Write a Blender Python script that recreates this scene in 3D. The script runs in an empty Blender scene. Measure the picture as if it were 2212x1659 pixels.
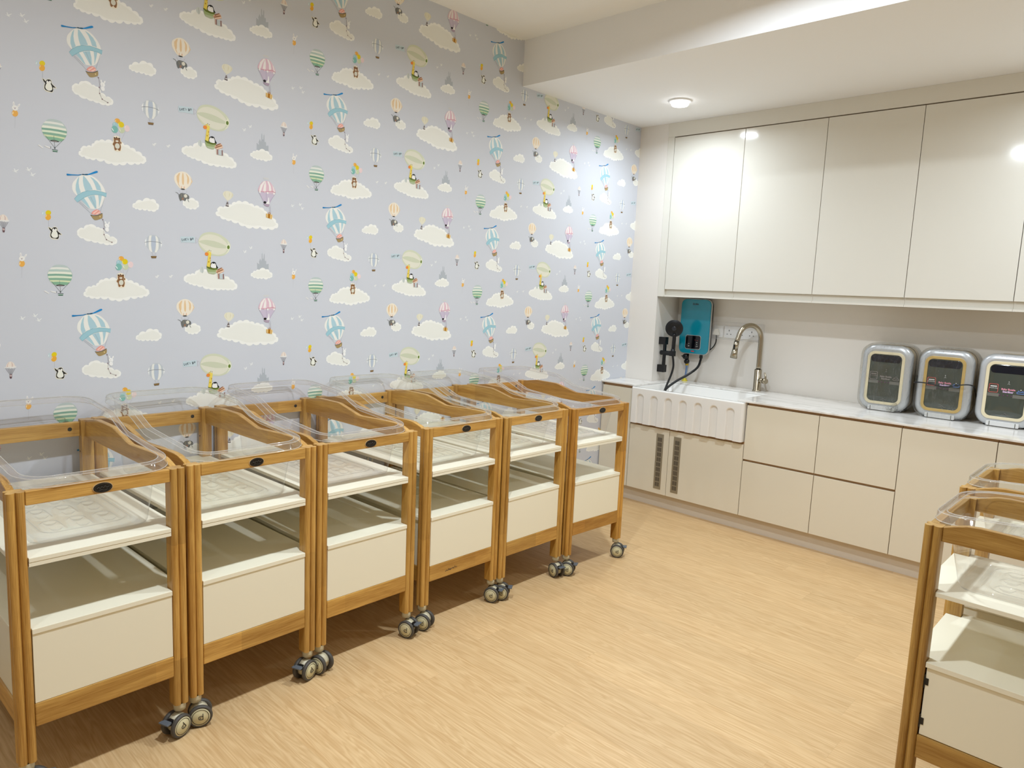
import bpy, bmesh, math, random
from mathutils import Vector, Matrix, noise
C = bpy.context.scene.collection
sc = bpy.context.scene
PI = math.pi
random.seed(7)

# ---------------------------------------------------------------- camera
cam_d = bpy.data.cameras.new('camera')
cam = bpy.data.objects.new('camera', cam_d)
C.objects.link(cam)
cam_d.sensor_width = 36.0
cam_d.sensor_fit = 'HORIZONTAL'
cam_d.lens = 36.0 * 1535.83 / 2212.0
cam_d.clip_start = 0.05
yaw, pitch, roll = [math.radians(a) for a in (43.3587, -7.5109, 2.5099)]
F = Vector((-math.sin(yaw) * math.cos(pitch), math.cos(yaw) * math.cos(pitch), math.sin(pitch)))
R0 = Vector((math.cos(yaw), math.sin(yaw), 0))
U0 = R0.cross(F)
R2 = R0 * math.cos(roll) + U0 * math.sin(roll)
U2 = -R0 * math.sin(roll) + U0 * math.cos(roll)
M = Matrix((R2, U2, -F)).transposed().to_4x4()
M.translation = Vector((3.1385, -4.9239, 1.4952))
cam.matrix_world = M
sc.camera = cam

# ---------------------------------------------------------------- exposure, world
sc.view_settings.view_transform = 'Standard'
sc.view_settings.look = 'None'
sc.view_settings.gamma = 1.0
sc.view_settings.use_curve_mapping = False
sc.view_settings.exposure = -0.66
w = bpy.data.worlds.new('world')
sc.world = w
w.use_nodes = True
w.node_tree.nodes['Background'].inputs[0].default_value = (1.0, 0.98, 0.95, 1)
w.node_tree.nodes['Background'].inputs[1].default_value = 0.3
sc.cycles.max_bounces = 14
sc.cycles.diffuse_bounces = 6
sc.cycles.glossy_bounces = 4
sc.cycles.transmission_bounces = 8
sc.cycles.transparent_max_bounces = 40
sc.cycles.sample_clamp_indirect = 6.0
sc.cycles.use_denoising = True

# ---------------------------------------------------------------- room dimensions
XR, YR, ZC, ZS, YB = 3.66, -6.4, 3.0026, 2.7344, -1.6198   # right wall, rear wall, ceiling, soffit, bulkhead front
YU, YK, ZK = -0.3193, -0.6264, 0.86                          # wall units front, worktop front, worktop height
XCOL = 0.2378

# lamps: recessed ceiling downlights (x, y, ceiling height, watts)
LAMPS = [(0.615, -0.81, ZS, 16), (2.95, -0.81, ZS, 20),  # second soffit lamp is unseen, added to light the room
         (1.81, -2.35, ZC, 48), (1.81, -3.85, ZC, 54), (1.81, -5.35, ZC, 13)]  # bulkhead and rear lamps added unseen for room light; middle one inferred from its reflection

# ---------------------------------------------------------------- helpers
def lin(c):
    return tuple(((v / 255) / 12.92 if v / 255 <= .04045 else ((v / 255 + .055) / 1.055) ** 2.4) for v in c) + (1,)

MATS = {}
def mat(name, rgb, rough=.5, metal=0., spec=.5, coat=0., emit=None, es=0.):
    if name in MATS: return MATS[name]
    m = bpy.data.materials.new(name); m.use_nodes = True
    b = m.node_tree.nodes['Principled BSDF']
    b.inputs['Base Color'].default_value = lin(rgb)
    b.inputs['Roughness'].default_value = rough
    b.inputs['Metallic'].default_value = metal
    b.inputs['Specular IOR Level'].default_value = spec
    b.inputs['Coat Weight'].default_value = coat
    b.inputs['Coat Roughness'].default_value = .06
    if emit:
        b.inputs['Emission Color'].default_value = lin(emit); b.inputs['Emission Strength'].default_value = es
    MATS[name] = m
    return m

def N(nt, t, **k):
    n = nt.nodes.new(t)
    for a, v in k.items():
        if a in n.inputs: n.inputs[a].default_value = v
        else: setattr(n, a, v)
    return n

class MB:
    """collects shapes, build() links them as ONE mesh object"""
    def __init__(s): s.v = []; s.f = []; s.sm = []; s.mi = []; s.mats = []
    def _m(s, m):
        if m not in s.mats: s.mats.append(m)
        return s.mats.index(m)
    def add(s, vs, fs, m, smooth=False, T=None):
        o = len(s.v); k = s._m(m)
        s.v += [tuple(T @ Vector(p)) if T else tuple(p) for p in vs]
        for i, f in enumerate(fs):
            s.f.append([o + j for j in f]); s.sm.append(smooth if isinstance(smooth, bool) else smooth[i]); s.mi.append(k)
        return s
    def box(s, x0, x1, y0, y1, z0, z1, m, T=None):
        v = [(x, y, z) for z in (z0, z1) for y in (y0, y1) for x in (x0, x1)]
        return s.add(v, [(0, 2, 3, 1), (4, 5, 7, 6), (0, 1, 5, 4), (2, 6, 7, 3), (0, 4, 6, 2), (1, 3, 7, 5)], m, False, T)
    def prism(s, poly, a0, a1, m, axis='z', smooth=False, T=None, hole=None):
        """polygon (2D) extruded from a0 to a1 along an axis; 2D = the other two axes in order"""
        def p3(p, a):
            return {'z': (p[0], p[1], a), 'y': (p[0], a, p[1]), 'x': (a, p[0], p[1])}[axis]
        n = len(poly)
        vs = [p3(p, a0) for p in poly] + [p3(p, a1) for p in poly]
        fs = [tuple(range(n))[::-1], tuple(range(n, 2 * n))] + [(i, (i + 1) % n, n + (i + 1) % n, n + i) for i in range(n)]
        if axis == 'y': fs = [f[::-1] for f in fs]
        return s.add(vs, fs, m, [False, False] + [smooth] * n, T)
    def ring(s, outer, inner, a0, a1, m, axis='y', T=None, smooth=False):
        """frame between two outlines of equal point count"""
        def p3(p, a):
            return {'z': (p[0], p[1], a), 'y': (p[0], a, p[1]), 'x': (a, p[0], p[1])}[axis]
        n = len(outer)
        vs = [p3(p, a0) for p in outer] + [p3(p, a1) for p in outer] + [p3(p, a0) for p in inner] + [p3(p, a1) for p in inner]
        fs = []
        for i in range(n):
            j = (i + 1) % n
            fs += [(i, j, n + j, n + i), (2 * n + j, 2 * n + i, 3 * n + i, 3 * n + j), (i, 2 * n + i, 2 * n + j, j), (n + j, 3 * n + j, 3 * n + i, n + i)]
        return s.add(vs, fs, m, False, T)
    def cyl(s, p0, p1, r0, m, r1=None, n=20, T=None, caps=True):
        r1 = r0 if r1 is None else r1
        p0, p1 = Vector(p0), Vector(p1); d = (p1 - p0).normalized()
        u = d.orthogonal().normalized(); w_ = d.cross(u)
        vs = []
        for p, r in ((p0, r0), (p1, r1)):
            vs += [p + (u * math.cos(2 * PI * i / n) + w_ * math.sin(2 * PI * i / n)) * r for i in range(n)]
        fs = [(i, (i + 1) % n, n + (i + 1) % n, n + i) for i in range(n)]; sm = [True] * n
        if caps: fs += [tuple(range(n))[::-1], tuple(range(n, 2 * n))]; sm += [False, False]
        return s.add(vs, fs, m, sm, T)
    def lathe(s, prof, m, c=(0, 0, 0), axis=(0, 0, 1), n=24, T=None):
        """prof: (radius, height) along the axis"""
        d = Vector(axis).normalized(); u = d.orthogonal().normalized(); w_ = d.cross(u); c = Vector(c)
        vs = [c + d * h + (u * math.cos(2 * PI * i / n) + w_ * math.sin(2 * PI * i / n)) * max(r, 1e-5) for r, h in prof for i in range(n)]
        fs = [(k * n + i, k * n + (i + 1) % n, (k + 1) * n + (i + 1) % n, (k + 1) * n + i) for k in range(len(prof) - 1) for i in range(n)]
        return s.add(vs, fs, m, True, T)
    def tube(s, pts, r, m, n=10, T=None, smooth_path=4, caps=True):
        P = [Vector(p) for p in pts]
        if smooth_path > 1 and len(P) > 2:
            q = []
            for i in range(len(P) - 1):
                a, b, c, d = P[max(i - 1, 0)], P[i], P[i + 1], P[min(i + 2, len(P) - 1)]
                for k in range(smooth_path):
                    t = k / smooth_path
                    q.append(.5 * (2 * b + (c - a) * t + (2 * a - 5 * b + 4 * c - d) * t * t + (3 * b - a - 3 * c + d) * t ** 3))
            P = q + [P[-1]]
        rs = r if isinstance(r, (list, tuple)) else None
        up = None; vs = []
        for i, p in enumerate(P):
            d = (P[min(i + 1, len(P) - 1)] - P[max(i - 1, 0)]).normalized()
            if up is None: up = d.orthogonal().normalized()
            up = (up - d * up.dot(d)).normalized(); w_ = d.cross(up)
            rr = r if rs is None else rs[0] + (rs[1] - rs[0]) * i / (len(P) - 1)
            vs += [p + (up * math.cos(2 * PI * k / n) + w_ * math.sin(2 * PI * k / n)) * rr for k in range(n)]
        fs = [(i * n + k, i * n + (k + 1) % n, (i + 1) * n + (k + 1) % n, (i + 1) * n + k) for i in range(len(P) - 1) for k in range(n)]
        sm = [True] * len(fs)
        if caps: fs += [tuple(range(n))[::-1], tuple(range(len(vs) - n, len(vs)))]; sm += [False, False]
        return s.add(vs, fs, m, sm, T)
    def grid(s, rows, m, smooth=True, T=None, closed=False):
        """rows: list of equal-length point lists"""
        n = len(rows[0]); vs = [p for r in rows for p in r]; fs = []
        for i in range(len(rows) - 1):
            for k in range(n if closed else n - 1):
                j = (k + 1) % n
                fs.append((i * n + k, i * n + j, (i + 1) * n + j, (i + 1) * n + k))
        return s.add(vs, fs, m, smooth, T)
    def build(s, name, parent=None, loc=(0, 0, 0), rot=0, bevel=0, seg=2):
        me = bpy.data.meshes.new(name)
        me.from_pydata(s.v, [], s.f)
        for m in s.mats: me.materials.append(m)
        me.polygons.foreach_set('material_index', s.mi)
        me.polygons.foreach_set('use_smooth', s.sm)
        me.update()
        o = bpy.data.objects.new(name, me); C.objects.link(o)
        o.location = loc; o.rotation_euler = (0, 0, rot)
        if parent: o.parent = parent
        if bevel:
            b = o.modifiers.new('bevel', 'BEVEL'); b.width = bevel; b.segments = seg; b.limit_method = 'ANGLE'; b.angle_limit = math.radians(50)
        return o

def rrect(cx, cy, hx, hy, r, n=6):
    out = []
    for (sx, sy, a0) in ((1, 1, 0), (-1, 1, 90), (-1, -1, 180), (1, -1, 270)):
        for i in range(n + 1):
            a = math.radians(a0 + 90 * i / n)
            out.append((cx + sx * (hx - r) + r * math.cos(a), cy + sy * (hy - r) + r * math.sin(a)))
    return out

def empty(name, loc=(0, 0, 0), rz=0, label=None, cat=None, group=None):
    o = bpy.data.objects.new(name, None); C.objects.link(o)
    o.location = loc; o.rotation_euler = (0, 0, rz); o.empty_display_size = .1
    if label: tag(o, label, cat, group)
    return o
def tag(o, label, cat, group=None):
    o['label'] = label; o['category'] = cat
    if group: o['group'] = group
    return o
def struct(o): o['kind'] = 'structure'; return o
KIDS = {}
def copy_tree(o, parent=None):
    c = o.copy(); C.objects.link(c)
    if parent: c.parent = parent
    for ch in [x for x in bpy.data.objects if x.parent == o]: copy_tree(ch, c)
    return c
def recolor(o, col):
    o.color = col
    for ch in o.children: recolor(ch, col)

def text(mb, body, size, m, T, bold=0.0, ext=.0004, spacing=1.0):
    cu = bpy.data.curves.new('text', 'FONT'); cu.body = body; cu.size = size
    cu.align_x = 'CENTER'; cu.align_y = 'CENTER'; cu.extrude = ext; cu.offset = bold; cu.resolution_u = 3; cu.space_character = spacing
    o = bpy.data.objects.new('text', cu)
    me = bpy.data.meshes.new_from_object(o)
    mb.add([v.co.copy() for v in me.vertices], [tuple(p.vertices) for p in me.polygons], m, False, T)
    bpy.data.objects.remove(o); bpy.data.curves.remove(cu); bpy.data.meshes.remove(me)
def facing_front(x, y, z):      # puts a text/flat shape upright facing -y
    return Matrix.Translation((x, y, z)) @ Matrix.Rotation(PI / 2, 4, 'X')

# ---------------------------------------------------------------- materials
def wood_mat(name, axis, light, dark, scale=1.0, rough=.38):
    m = bpy.data.materials.new(name); m.use_nodes = True; nt = m.node_tree; L = nt.links.new
    b = nt.nodes['Principled BSDF']; b.inputs['Roughness'].default_value = rough; b.inputs['Coat Weight'].default_value = .15; b.inputs['Coat Roughness'].default_value = .25
    tc = N(nt, 'ShaderNodeTexCoord'); oi = N(nt, 'ShaderNodeObjectInfo')
    off = N(nt, 'ShaderNodeVectorMath', operation='MULTIPLY_ADD'); L(oi.outputs['Random'], off.inputs[0]); off.inputs[1].default_value = (7.3, 5.1, 9.7); L(tc.outputs['Object'], off.inputs[2])
    mp = N(nt, 'ShaderNodeMapping'); st = {'x': (2.2, 30, 30), 'y': (30, 2.2, 30), 'z': (30, 30, 2.2)}[axis]
    mp.inputs['Scale'].default_value = tuple(v * scale for v in st); L(off.outputs[0], mp.inputs['Vector'])
    n1 = N(nt, 'ShaderNodeTexNoise'); n1.inputs['Scale'].default_value = 1.0; n1.inputs['Detail'].default_value = 7; n1.inputs['Roughness'].default_value = .62; n1.inputs['Distortion'].default_value = .6; L(mp.outputs[0], n1.inputs['Vector'])
    mp3 = N(nt, 'ShaderNodeMapping'); s3 = {'x': (14, 420, 420), 'y': (420, 14, 420), 'z': (420, 420, 14)}[axis]
    mp3.inputs['Scale'].default_value = s3; L(off.outputs[0], mp3.inputs['Vector'])
    n3 = N(nt, 'ShaderNodeTexNoise'); n3.inputs['Scale'].default_value = 1.0; n3.inputs['Detail'].default_value = 2; L(mp3.outputs[0], n3.inputs['Vector'])
    ad = N(nt, 'ShaderNodeMath', operation='MULTIPLY_ADD'); ad.inputs[1].default_value = .55; L(n3.outputs['Fac'], ad.inputs[0])
    sb = N(nt, 'ShaderNodeMath', operation='SUBTRACT'); sb.inputs[1].default_value = .275; L(n1.outputs['Fac'], sb.inputs[0]); L(sb.outputs[0], ad.inputs[2])
    # finger jointed staves: broad steps of tone along the length
    sx = N(nt, 'ShaderNodeSeparateXYZ'); L(off.outputs[0], sx.inputs[0])
    k = N(nt, 'ShaderNodeMath', operation='MULTIPLY'); k.inputs[1].default_value = 2.6; L(sx.outputs[{'x': 0, 'y': 1, 'z': 2}[axis]], k.inputs[0])
    fl = N(nt, 'ShaderNodeMath', operation='FLOOR'); L(k.outputs[0], fl.inputs[0])
    wn = N(nt, 'ShaderNodeTexWhiteNoise'); wn.noise_dimensions = '2D'; cb = N(nt, 'ShaderNodeCombineXYZ'); L(fl.outputs[0], cb.inputs[0]); L(oi.outputs['Random'], cb.inputs[1]); L(cb.outputs[0], wn.inputs['Vector'])
    cr = N(nt, 'ShaderNodeValToRGB'); cr.color_ramp.elements[0].position = .3; cr.color_ramp.elements[1].position = .68
    cr.color_ramp.elements[0].color = lin(dark); cr.color_ramp.elements[1].color = lin(light); L(ad.outputs[0], cr.inputs[0])
    hs = N(nt, 'ShaderNodeHueSaturation'); L(cr.outputs[0], hs.inputs['Color'])
    mr = N(nt, 'ShaderNodeMapRange'); mr.inputs['To Min'].default_value = .86; mr.inputs['To Max'].default_value = 1.08; L(wn.outputs['Value'], mr.inputs['Value']); L(mr.outputs[0], hs.inputs['Value'])
    mx = N(nt, 'ShaderNodeMix', data_type='RGBA', blend_type='MULTIPLY'); mx.inputs[0].default_value = 1; L(hs.outputs[0], mx.inputs[6]); L(oi.outputs['Color'], mx.inputs[7])
    L(mx.outputs[2], b.inputs['Base Color'])
    bp = N(nt, 'ShaderNodeBump'); bp.inputs['Strength'].default_value = .08; bp.inputs['Distance'].default_value = .002; L(n1.outputs['Fac'], bp.inputs['Height']); L(bp.outputs[0], b.inputs['Normal'])
    return m
WL, WD = (209, 164, 86), (164, 116, 46)
WX = wood_mat('oiled_wood_lengthways', 'x', WL, WD)
WY = wood_mat('oiled_wood_crossways', 'y', WL, WD)
WZ = wood_mat('oiled_wood_upright', 'z', WL, WD)

def rim_gloss(nt, base=.035, gain=.75, normal=None, power=5):
    """Schlick reflectance that is the same from both sides of a thin sheet"""
    lw = N(nt, 'ShaderNodeLayerWeight'); lw.inputs['Blend'].default_value = .5
    if normal: nt.links.new(normal, lw.inputs['Normal'])
    p = N(nt, 'ShaderNodeMath', operation='POWER'); p.inputs[1].default_value = power; nt.links.new(lw.outputs['Facing'], p.inputs[0])
    q = N(nt, 'ShaderNodeMath', operation='MULTIPLY_ADD'); q.inputs[1].default_value = gain; q.inputs[2].default_value = base; nt.links.new(p.outputs[0], q.inputs[0])
    return q
def clear_mat(name, tint, fac_diff, rough=.04, diff=(235, 235, 235), base=.035):
    """clear acrylic: see-through film with a fresnel gloss and a faint milky part"""
    m = bpy.data.materials.new(name); m.use_nodes = True; nt = m.node_tree; L = nt.links.new
    nt.nodes.remove(nt.nodes['Principled BSDF']); out = nt.nodes['Material Output']
    tr = N(nt, 'ShaderNodeBsdfTransparent'); tr.inputs[0].default_value = lin(tint)
    df = N(nt, 'ShaderNodeBsdfDiffuse'); df.inputs[0].default_value = lin(diff)
    tl = N(nt, 'ShaderNodeBsdfTranslucent'); tl.inputs[0].default_value = lin(diff)
    gl = N(nt, 'ShaderNodeBsdfGlossy'); gl.inputs['Roughness'].default_value = rough
    dm = N(nt, 'ShaderNodeMixShader'); dm.inputs[0].default_value = .5; L(df.outputs[0], dm.inputs[1]); L(tl.outputs[0], dm.inputs[2])
    m1 = N(nt, 'ShaderNodeMixShader'); m1.inputs[0].default_value = fac_diff; L(tr.outputs[0], m1.inputs[1]); L(dm.outputs[0], m1.inputs[2])
    fr = rim_gloss(nt, base)
    m2 = N(nt, 'ShaderNodeMixShader'); L(fr.outputs[0], m2.inputs[0]); L(m1.outputs[0], m2.inputs[1]); L(gl.outputs[0], m2.inputs[2])
    L(m2.outputs[0], out.inputs['Surface'])
    return m
TUBS = {'pink': (clear_mat('clear_acrylic_pinkish', (254, 254, 254), .018), clear_mat('acrylic_rim_pinkish', (254, 253, 253), .07, diff=(248, 240, 238), base=.085)),
        'green': (clear_mat('clear_acrylic_greenish', (254, 254, 253), .020), clear_mat('acrylic_rim_greenish', (253, 254, 252), .08, diff=(244, 245, 238), base=.085)),
        'grey': (clear_mat('clear_acrylic_greyish', (253, 252, 252), .016), clear_mat('acrylic_rim_greyish', (251, 250, 250), .07, diff=(234, 228, 228), base=.085))}

EDGE_GLINT_M = clear_mat('acrylic_edge_glint', (250, 250, 249), .42, diff=(250, 248, 244), base=.10)  # milky pale colour painting bright highlight lines along the rim edges

def paint_mat(name, rgb, rough=.6, bump=.05, sc_=220.):
    m = bpy.data.materials.new(name); m.use_nodes = True; nt = m.node_tree; L = nt.links.new
    b = nt.nodes['Principled BSDF']; b.inputs['Base Color'].default_value = lin(rgb); b.inputs['Roughness'].default_value = rough
    tc = N(nt, 'ShaderNodeTexCoord'); n1 = N(nt, 'ShaderNodeTexNoise'); n1.inputs['Scale'].default_value = sc_; n1.inputs['Detail'].default_value = 3; L(tc.outputs['Object'], n1.inputs['Vector'])
    bp = N(nt, 'ShaderNodeBump'); bp.inputs['Strength'].default_value = bump; bp.inputs['Distance'].default_value = .001; L(n1.outputs['Fac'], bp.inputs['Height']); L(bp.outputs[0], b.inputs['Normal'])
    return m
M_WALL = paint_mat('pale_pink_paint', (233, 228, 220))
M_CEIL = paint_mat('warm_white_ceiling_paint', (248, 246, 240), .8)
M_SOFF = paint_mat('white_soffit_paint', (244, 244, 243), .7)
M_CAB = mat('glossy_white_laminate', (226, 223, 212), .09, spec=.5)
M_LCAB = mat('glossy_cream_laminate', (230, 223, 204), .13, spec=.5)
M_GAP = mat('brown_gap', (186, 150, 112), .6)
M_WHITE = mat('white_melamine', (240, 235, 213), .35)
M_RUB = mat('dark_grey_rubber', (74, 70, 64), .55)
M_CAP = mat('cream_plastic_cap', (214, 206, 166), .4)
M_HOUS = mat('cream_plastic_housing', (200, 192, 164), .4)
M_DK = mat('dark_lettering', (45, 38, 32), .5)
M_PED = mat('blue_grey_pedal', (92, 98, 104), .45)
M_BLK = mat('matt_black', (6, 8, 12), .4)
M_BADGE = mat('black_badge', (16, 12, 10), .25)
M_BADGE2 = mat('badge_relief', (74, 72, 66), .35, metal=.4)
M_BRING = mat('badge_edge', (196, 164, 118), .4)
M_HOLE = mat('dark_screw_hole', (48, 34, 22), .6)
M_CER = mat('white_ceramic', (242, 240, 235), .12, coat=.5)
M_STEEL = mat('brushed_nickel', (178, 168, 148), .26, metal=1.)
M_GREYM = mat('metal_vent', (168, 160, 140), .4, metal=.6)
M_MESH = mat('vent_mesh_dark', (86, 78, 66), .6)
M_CHROME = mat('chrome', (200, 200, 200), .15, metal=1.)

def marble():
    m = bpy.data.materials.new('white_marble'); m.use_nodes = True; nt = m.node_tree; L = nt.links.new
    b = nt.nodes['Principled BSDF']; b.inputs['Roughness'].default_value = .1
    tc = N(nt, 'ShaderNodeTexCoord'); mp = N(nt, 'ShaderNodeMapping'); mp.inputs['Scale'].default_value = (1.1, 3.2, 1); mp.inputs['Rotation'].default_value = (0, 0, .35); L(tc.outputs['Object'], mp.inputs['Vector'])
    n1 = N(nt, 'ShaderNodeTexNoise'); n1.inputs['Scale'].default_value = 1.6; n1.inputs['Detail'].default_value = 8; n1.inputs['Distortion'].default_value = 1.4; L(mp.outputs[0], n1.inputs['Vector'])
    a = N(nt, 'ShaderNodeMath', operation='SUBTRACT'); a.inputs[1].default_value = .5; L(n1.outputs['Fac'], a.inputs[0])
    ab = N(nt, 'ShaderNodeMath', operation='ABSOLUTE'); L(a.outputs[0], ab.inputs[0])
    cr = N(nt, 'ShaderNodeValToRGB'); cr.color_ramp.elements[0].position = 0; cr.color_ramp.elements[1].position = .055
    cr.color_ramp.elements[0].color = lin((222, 218, 212)); cr.color_ramp.elements[1].color = lin((240, 237, 232)); L(ab.outputs[0], cr.inputs[0]); L(cr.outputs[0], b.inputs['Base Color'])
    return m
M_MARB = marble()

def floor_mat():
    m = bpy.data.materials.new('oak_vinyl_planks'); m.use_nodes = True; nt = m.node_tree; L = nt.links.new
    b = nt.nodes['Principled BSDF']; b.inputs['Roughness'].default_value = .42; b.inputs['Specular IOR Level'].default_value = .4
    tc = N(nt, 'ShaderNodeTexCoord'); sp = N(nt, 'ShaderNodeSeparateXYZ'); L(tc.outputs['Object'], sp.inputs[0])
    row = N(nt, 'ShaderNodeMath', operation='DIVIDE'); row.inputs[1].default_value = .152; L(sp.outputs[1], row.inputs[0])
    rf = N(nt, 'ShaderNodeMath', operation='FLOOR'); L(row.outputs[0], rf.inputs[0])
    wr = N(nt, 'ShaderNodeTexWhiteNoise', noise_dimensions='1D'); L(rf.outputs[0], wr.inputs['W'])
    xs = N(nt, 'ShaderNodeMath', operation='DIVIDE'); xs.inputs[1].default_value = 1.22; L(sp.outputs[0], xs.inputs[0])
    xa = N(nt, 'ShaderNodeMath', operation='ADD'); L(xs.outputs[0], xa.inputs[0]); L(wr.outputs['Value'], xa.inputs[1])
    xf = N(nt, 'ShaderNodeMath', operation='FLOOR'); L(xa.outputs[0], xf.inputs[0])
    cb = N(nt, 'ShaderNodeCombineXYZ'); L(xf.outputs[0], cb.inputs[0]); L(rf.outputs[0], cb.inputs[1])
    wp = N(nt, 'ShaderNodeTexWhiteNoise', noise_dimensions='2D'); L(cb.outputs[0], wp.inputs['Vector'])
    off = N(nt, 'ShaderNodeVectorMath', operation='MULTIPLY_ADD'); L(wp.outputs['Color'], off.inputs[0]); off.inputs[1].default_value = (13, 9, 5); L(tc.outputs['Object'], off.inputs[2])
    mp = N(nt, 'ShaderNodeMapping'); mp.inputs['Scale'].default_value = (1.6, 17, 1); L(off.outputs[0], mp.inputs['Vector'])
    n1 = N(nt, 'ShaderNodeTexNoise'); n1.inputs['Scale'].default_value = 1.; n1.inputs['Detail'].default_value = 3; n1.inputs['Roughness'].default_value = .5; n1.inputs['Distortion'].default_value = .5; L(mp.outputs[0], n1.inputs['Vector'])
    # cathedral figure: contour lines of the broad noise
    km = N(nt, 'ShaderNodeMath', operation='MULTIPLY'); km.inputs[1].default_value = 70; L(n1.outputs['Fac'], km.inputs[0])
    sn = N(nt, 'ShaderNodeMath', operation='SINE'); L(km.outputs[0], sn.inputs[0])
    mp2 = N(nt, 'ShaderNodeMapping'); mp2.inputs['Scale'].default_value = (2.6, 150, 1); L(off.outputs[0], mp2.inputs['Vector'])
    n2 = N(nt, 'ShaderNodeTexNoise'); n2.inputs['Scale'].default_value = 1.; n2.inputs['Detail'].default_value = 4; L(mp2.outputs[0], n2.inputs['Vector'])
    mix = N(nt, 'ShaderNodeMath', operation='MULTIPLY_ADD'); mix.inputs[1].default_value = .13; L(sn.outputs[0], mix.inputs[0]); L(n2.outputs['Fac'], mix.inputs[2])
    cr = N(nt, 'ShaderNodeValToRGB'); cr.color_ramp.elements[0].position = .12; cr.color_ramp.elements[1].position = .82
    cr.color_ramp.elements[0].color = lin((193, 155, 106)); cr.color_ramp.elements[1].color = lin((221, 190, 143)); L(mix.outputs[0], cr.inputs[0])
    hs = N(nt, 'ShaderNodeHueSaturation'); L(cr.outputs[0], hs.inputs['Color']); mr = N(nt, 'ShaderNodeMapRange'); mr.inputs['To Min'].default_value = .95; mr.inputs['To Max'].default_value = 1.04; L(wp.outputs['Value'], mr.inputs['Value']); L(mr.outputs[0], hs.inputs['Value'])
    # hairline joints
    fr = N(nt, 'ShaderNodeMath', operation='FRACT'); L(row.outputs[0], fr.inputs[0])
    c1 = N(nt, 'ShaderNodeMath', operation='LESS_THAN'); c1.inputs[1].default_value = .008; L(fr.outputs[0], c1.inputs[0])
    fx = N(nt, 'ShaderNodeMath', operation='FRACT'); L(xa.outputs[0], fx.inputs[0]); c2 = N(nt, 'ShaderNodeMath', operation='LESS_THAN'); c2.inputs[1].default_value = .0012; L(fx.outputs[0], c2.inputs[0])
    mxj = N(nt, 'ShaderNodeMath', operation='MAXIMUM'); L(c1.outputs[0], mxj.inputs[0]); L(c2.outputs[0], mxj.inputs[1])
    sc2 = N(nt, 'ShaderNodeMath', operation='MULTIPLY'); sc2.inputs[1].default_value = .14; L(mxj.outputs[0], sc2.inputs[0])
    mx = N(nt, 'ShaderNodeMix', data_type='RGBA'); L(sc2.outputs[0], mx.inputs[0]); L(hs.outputs[0], mx.inputs[6]); mx.inputs[7].default_value = lin((120, 86, 50)); L(mx.outputs[2], b.inputs['Base Color'])
    bp = N(nt, 'ShaderNodeBump'); bp.inputs['Strength'].default_value = .1; bp.inputs['Distance'].default_value = .001; L(mix.outputs[0], bp.inputs['Height']); L(bp.outputs[0], b.inputs['Normal'])
    return m

# ---------------------------------------------------------------- room shell
def slab(name, x0, x1, y0, y1, z0, z1, m):
    mb = MB(); mb.box(x0, x1, y0, y1, z0, z1, m); return struct(mb.build(name))
slab('floor', -.1, XR + .1, YR - .1, .1, -.08, 0, floor_mat())
slab('ceiling', -.1, XR + .1, YR - .1, .1, ZC, ZC + .1, M_CEIL)
slab('trim_1', 0, XR, YB, .0, ZS, ZC, M_SOFF)                 # dropped soffit over the kitchen run
slab('wall_back', 0, XR, 0, .1, 0, ZS, M_WALL)
M_TAUPE = paint_mat('taupe_paint', (186, 176, 164))  # unseen walls: colour chosen darker to cut bounced light
slab('wall_right', XR, XR + .1, YR, 0, 0, ZC, M_TAUPE)
slab('wall_rear', -.1, XR + .1, YR - .1, YR, 0, ZC, M_TAUPE)
slab('wall_column', 0, XCOL, YU, 0, 0, ZS, M_WALL)
mb = MB()                                                     # flush door in the wall behind the camera
mb.box(2.3, 3.2, YR, YR + .02, 0, 2.1, mat('pale_door', (205, 190, 168), .4)); mb.box(2.25, 2.3, YR, YR + .03, 0, 2.15, M_WHITE); mb.box(3.2, 3.25, YR, YR + .03, 0, 2.15, M_WHITE); mb.box(2.3, 3.2, YR, YR + .03, 2.1, 2.15, M_WHITE)
d = struct(mb.build('door_1'))
mb = MB(); mb.cyl((2.38, YR + .03, 1.0), (2.38, YR + .07, 1.0), .012, M_CHROME); mb.box(2.37, 2.5, YR + .06, YR + .08, .99, 1.01, M_CHROME); mb.build('door_handle', d)

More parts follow.
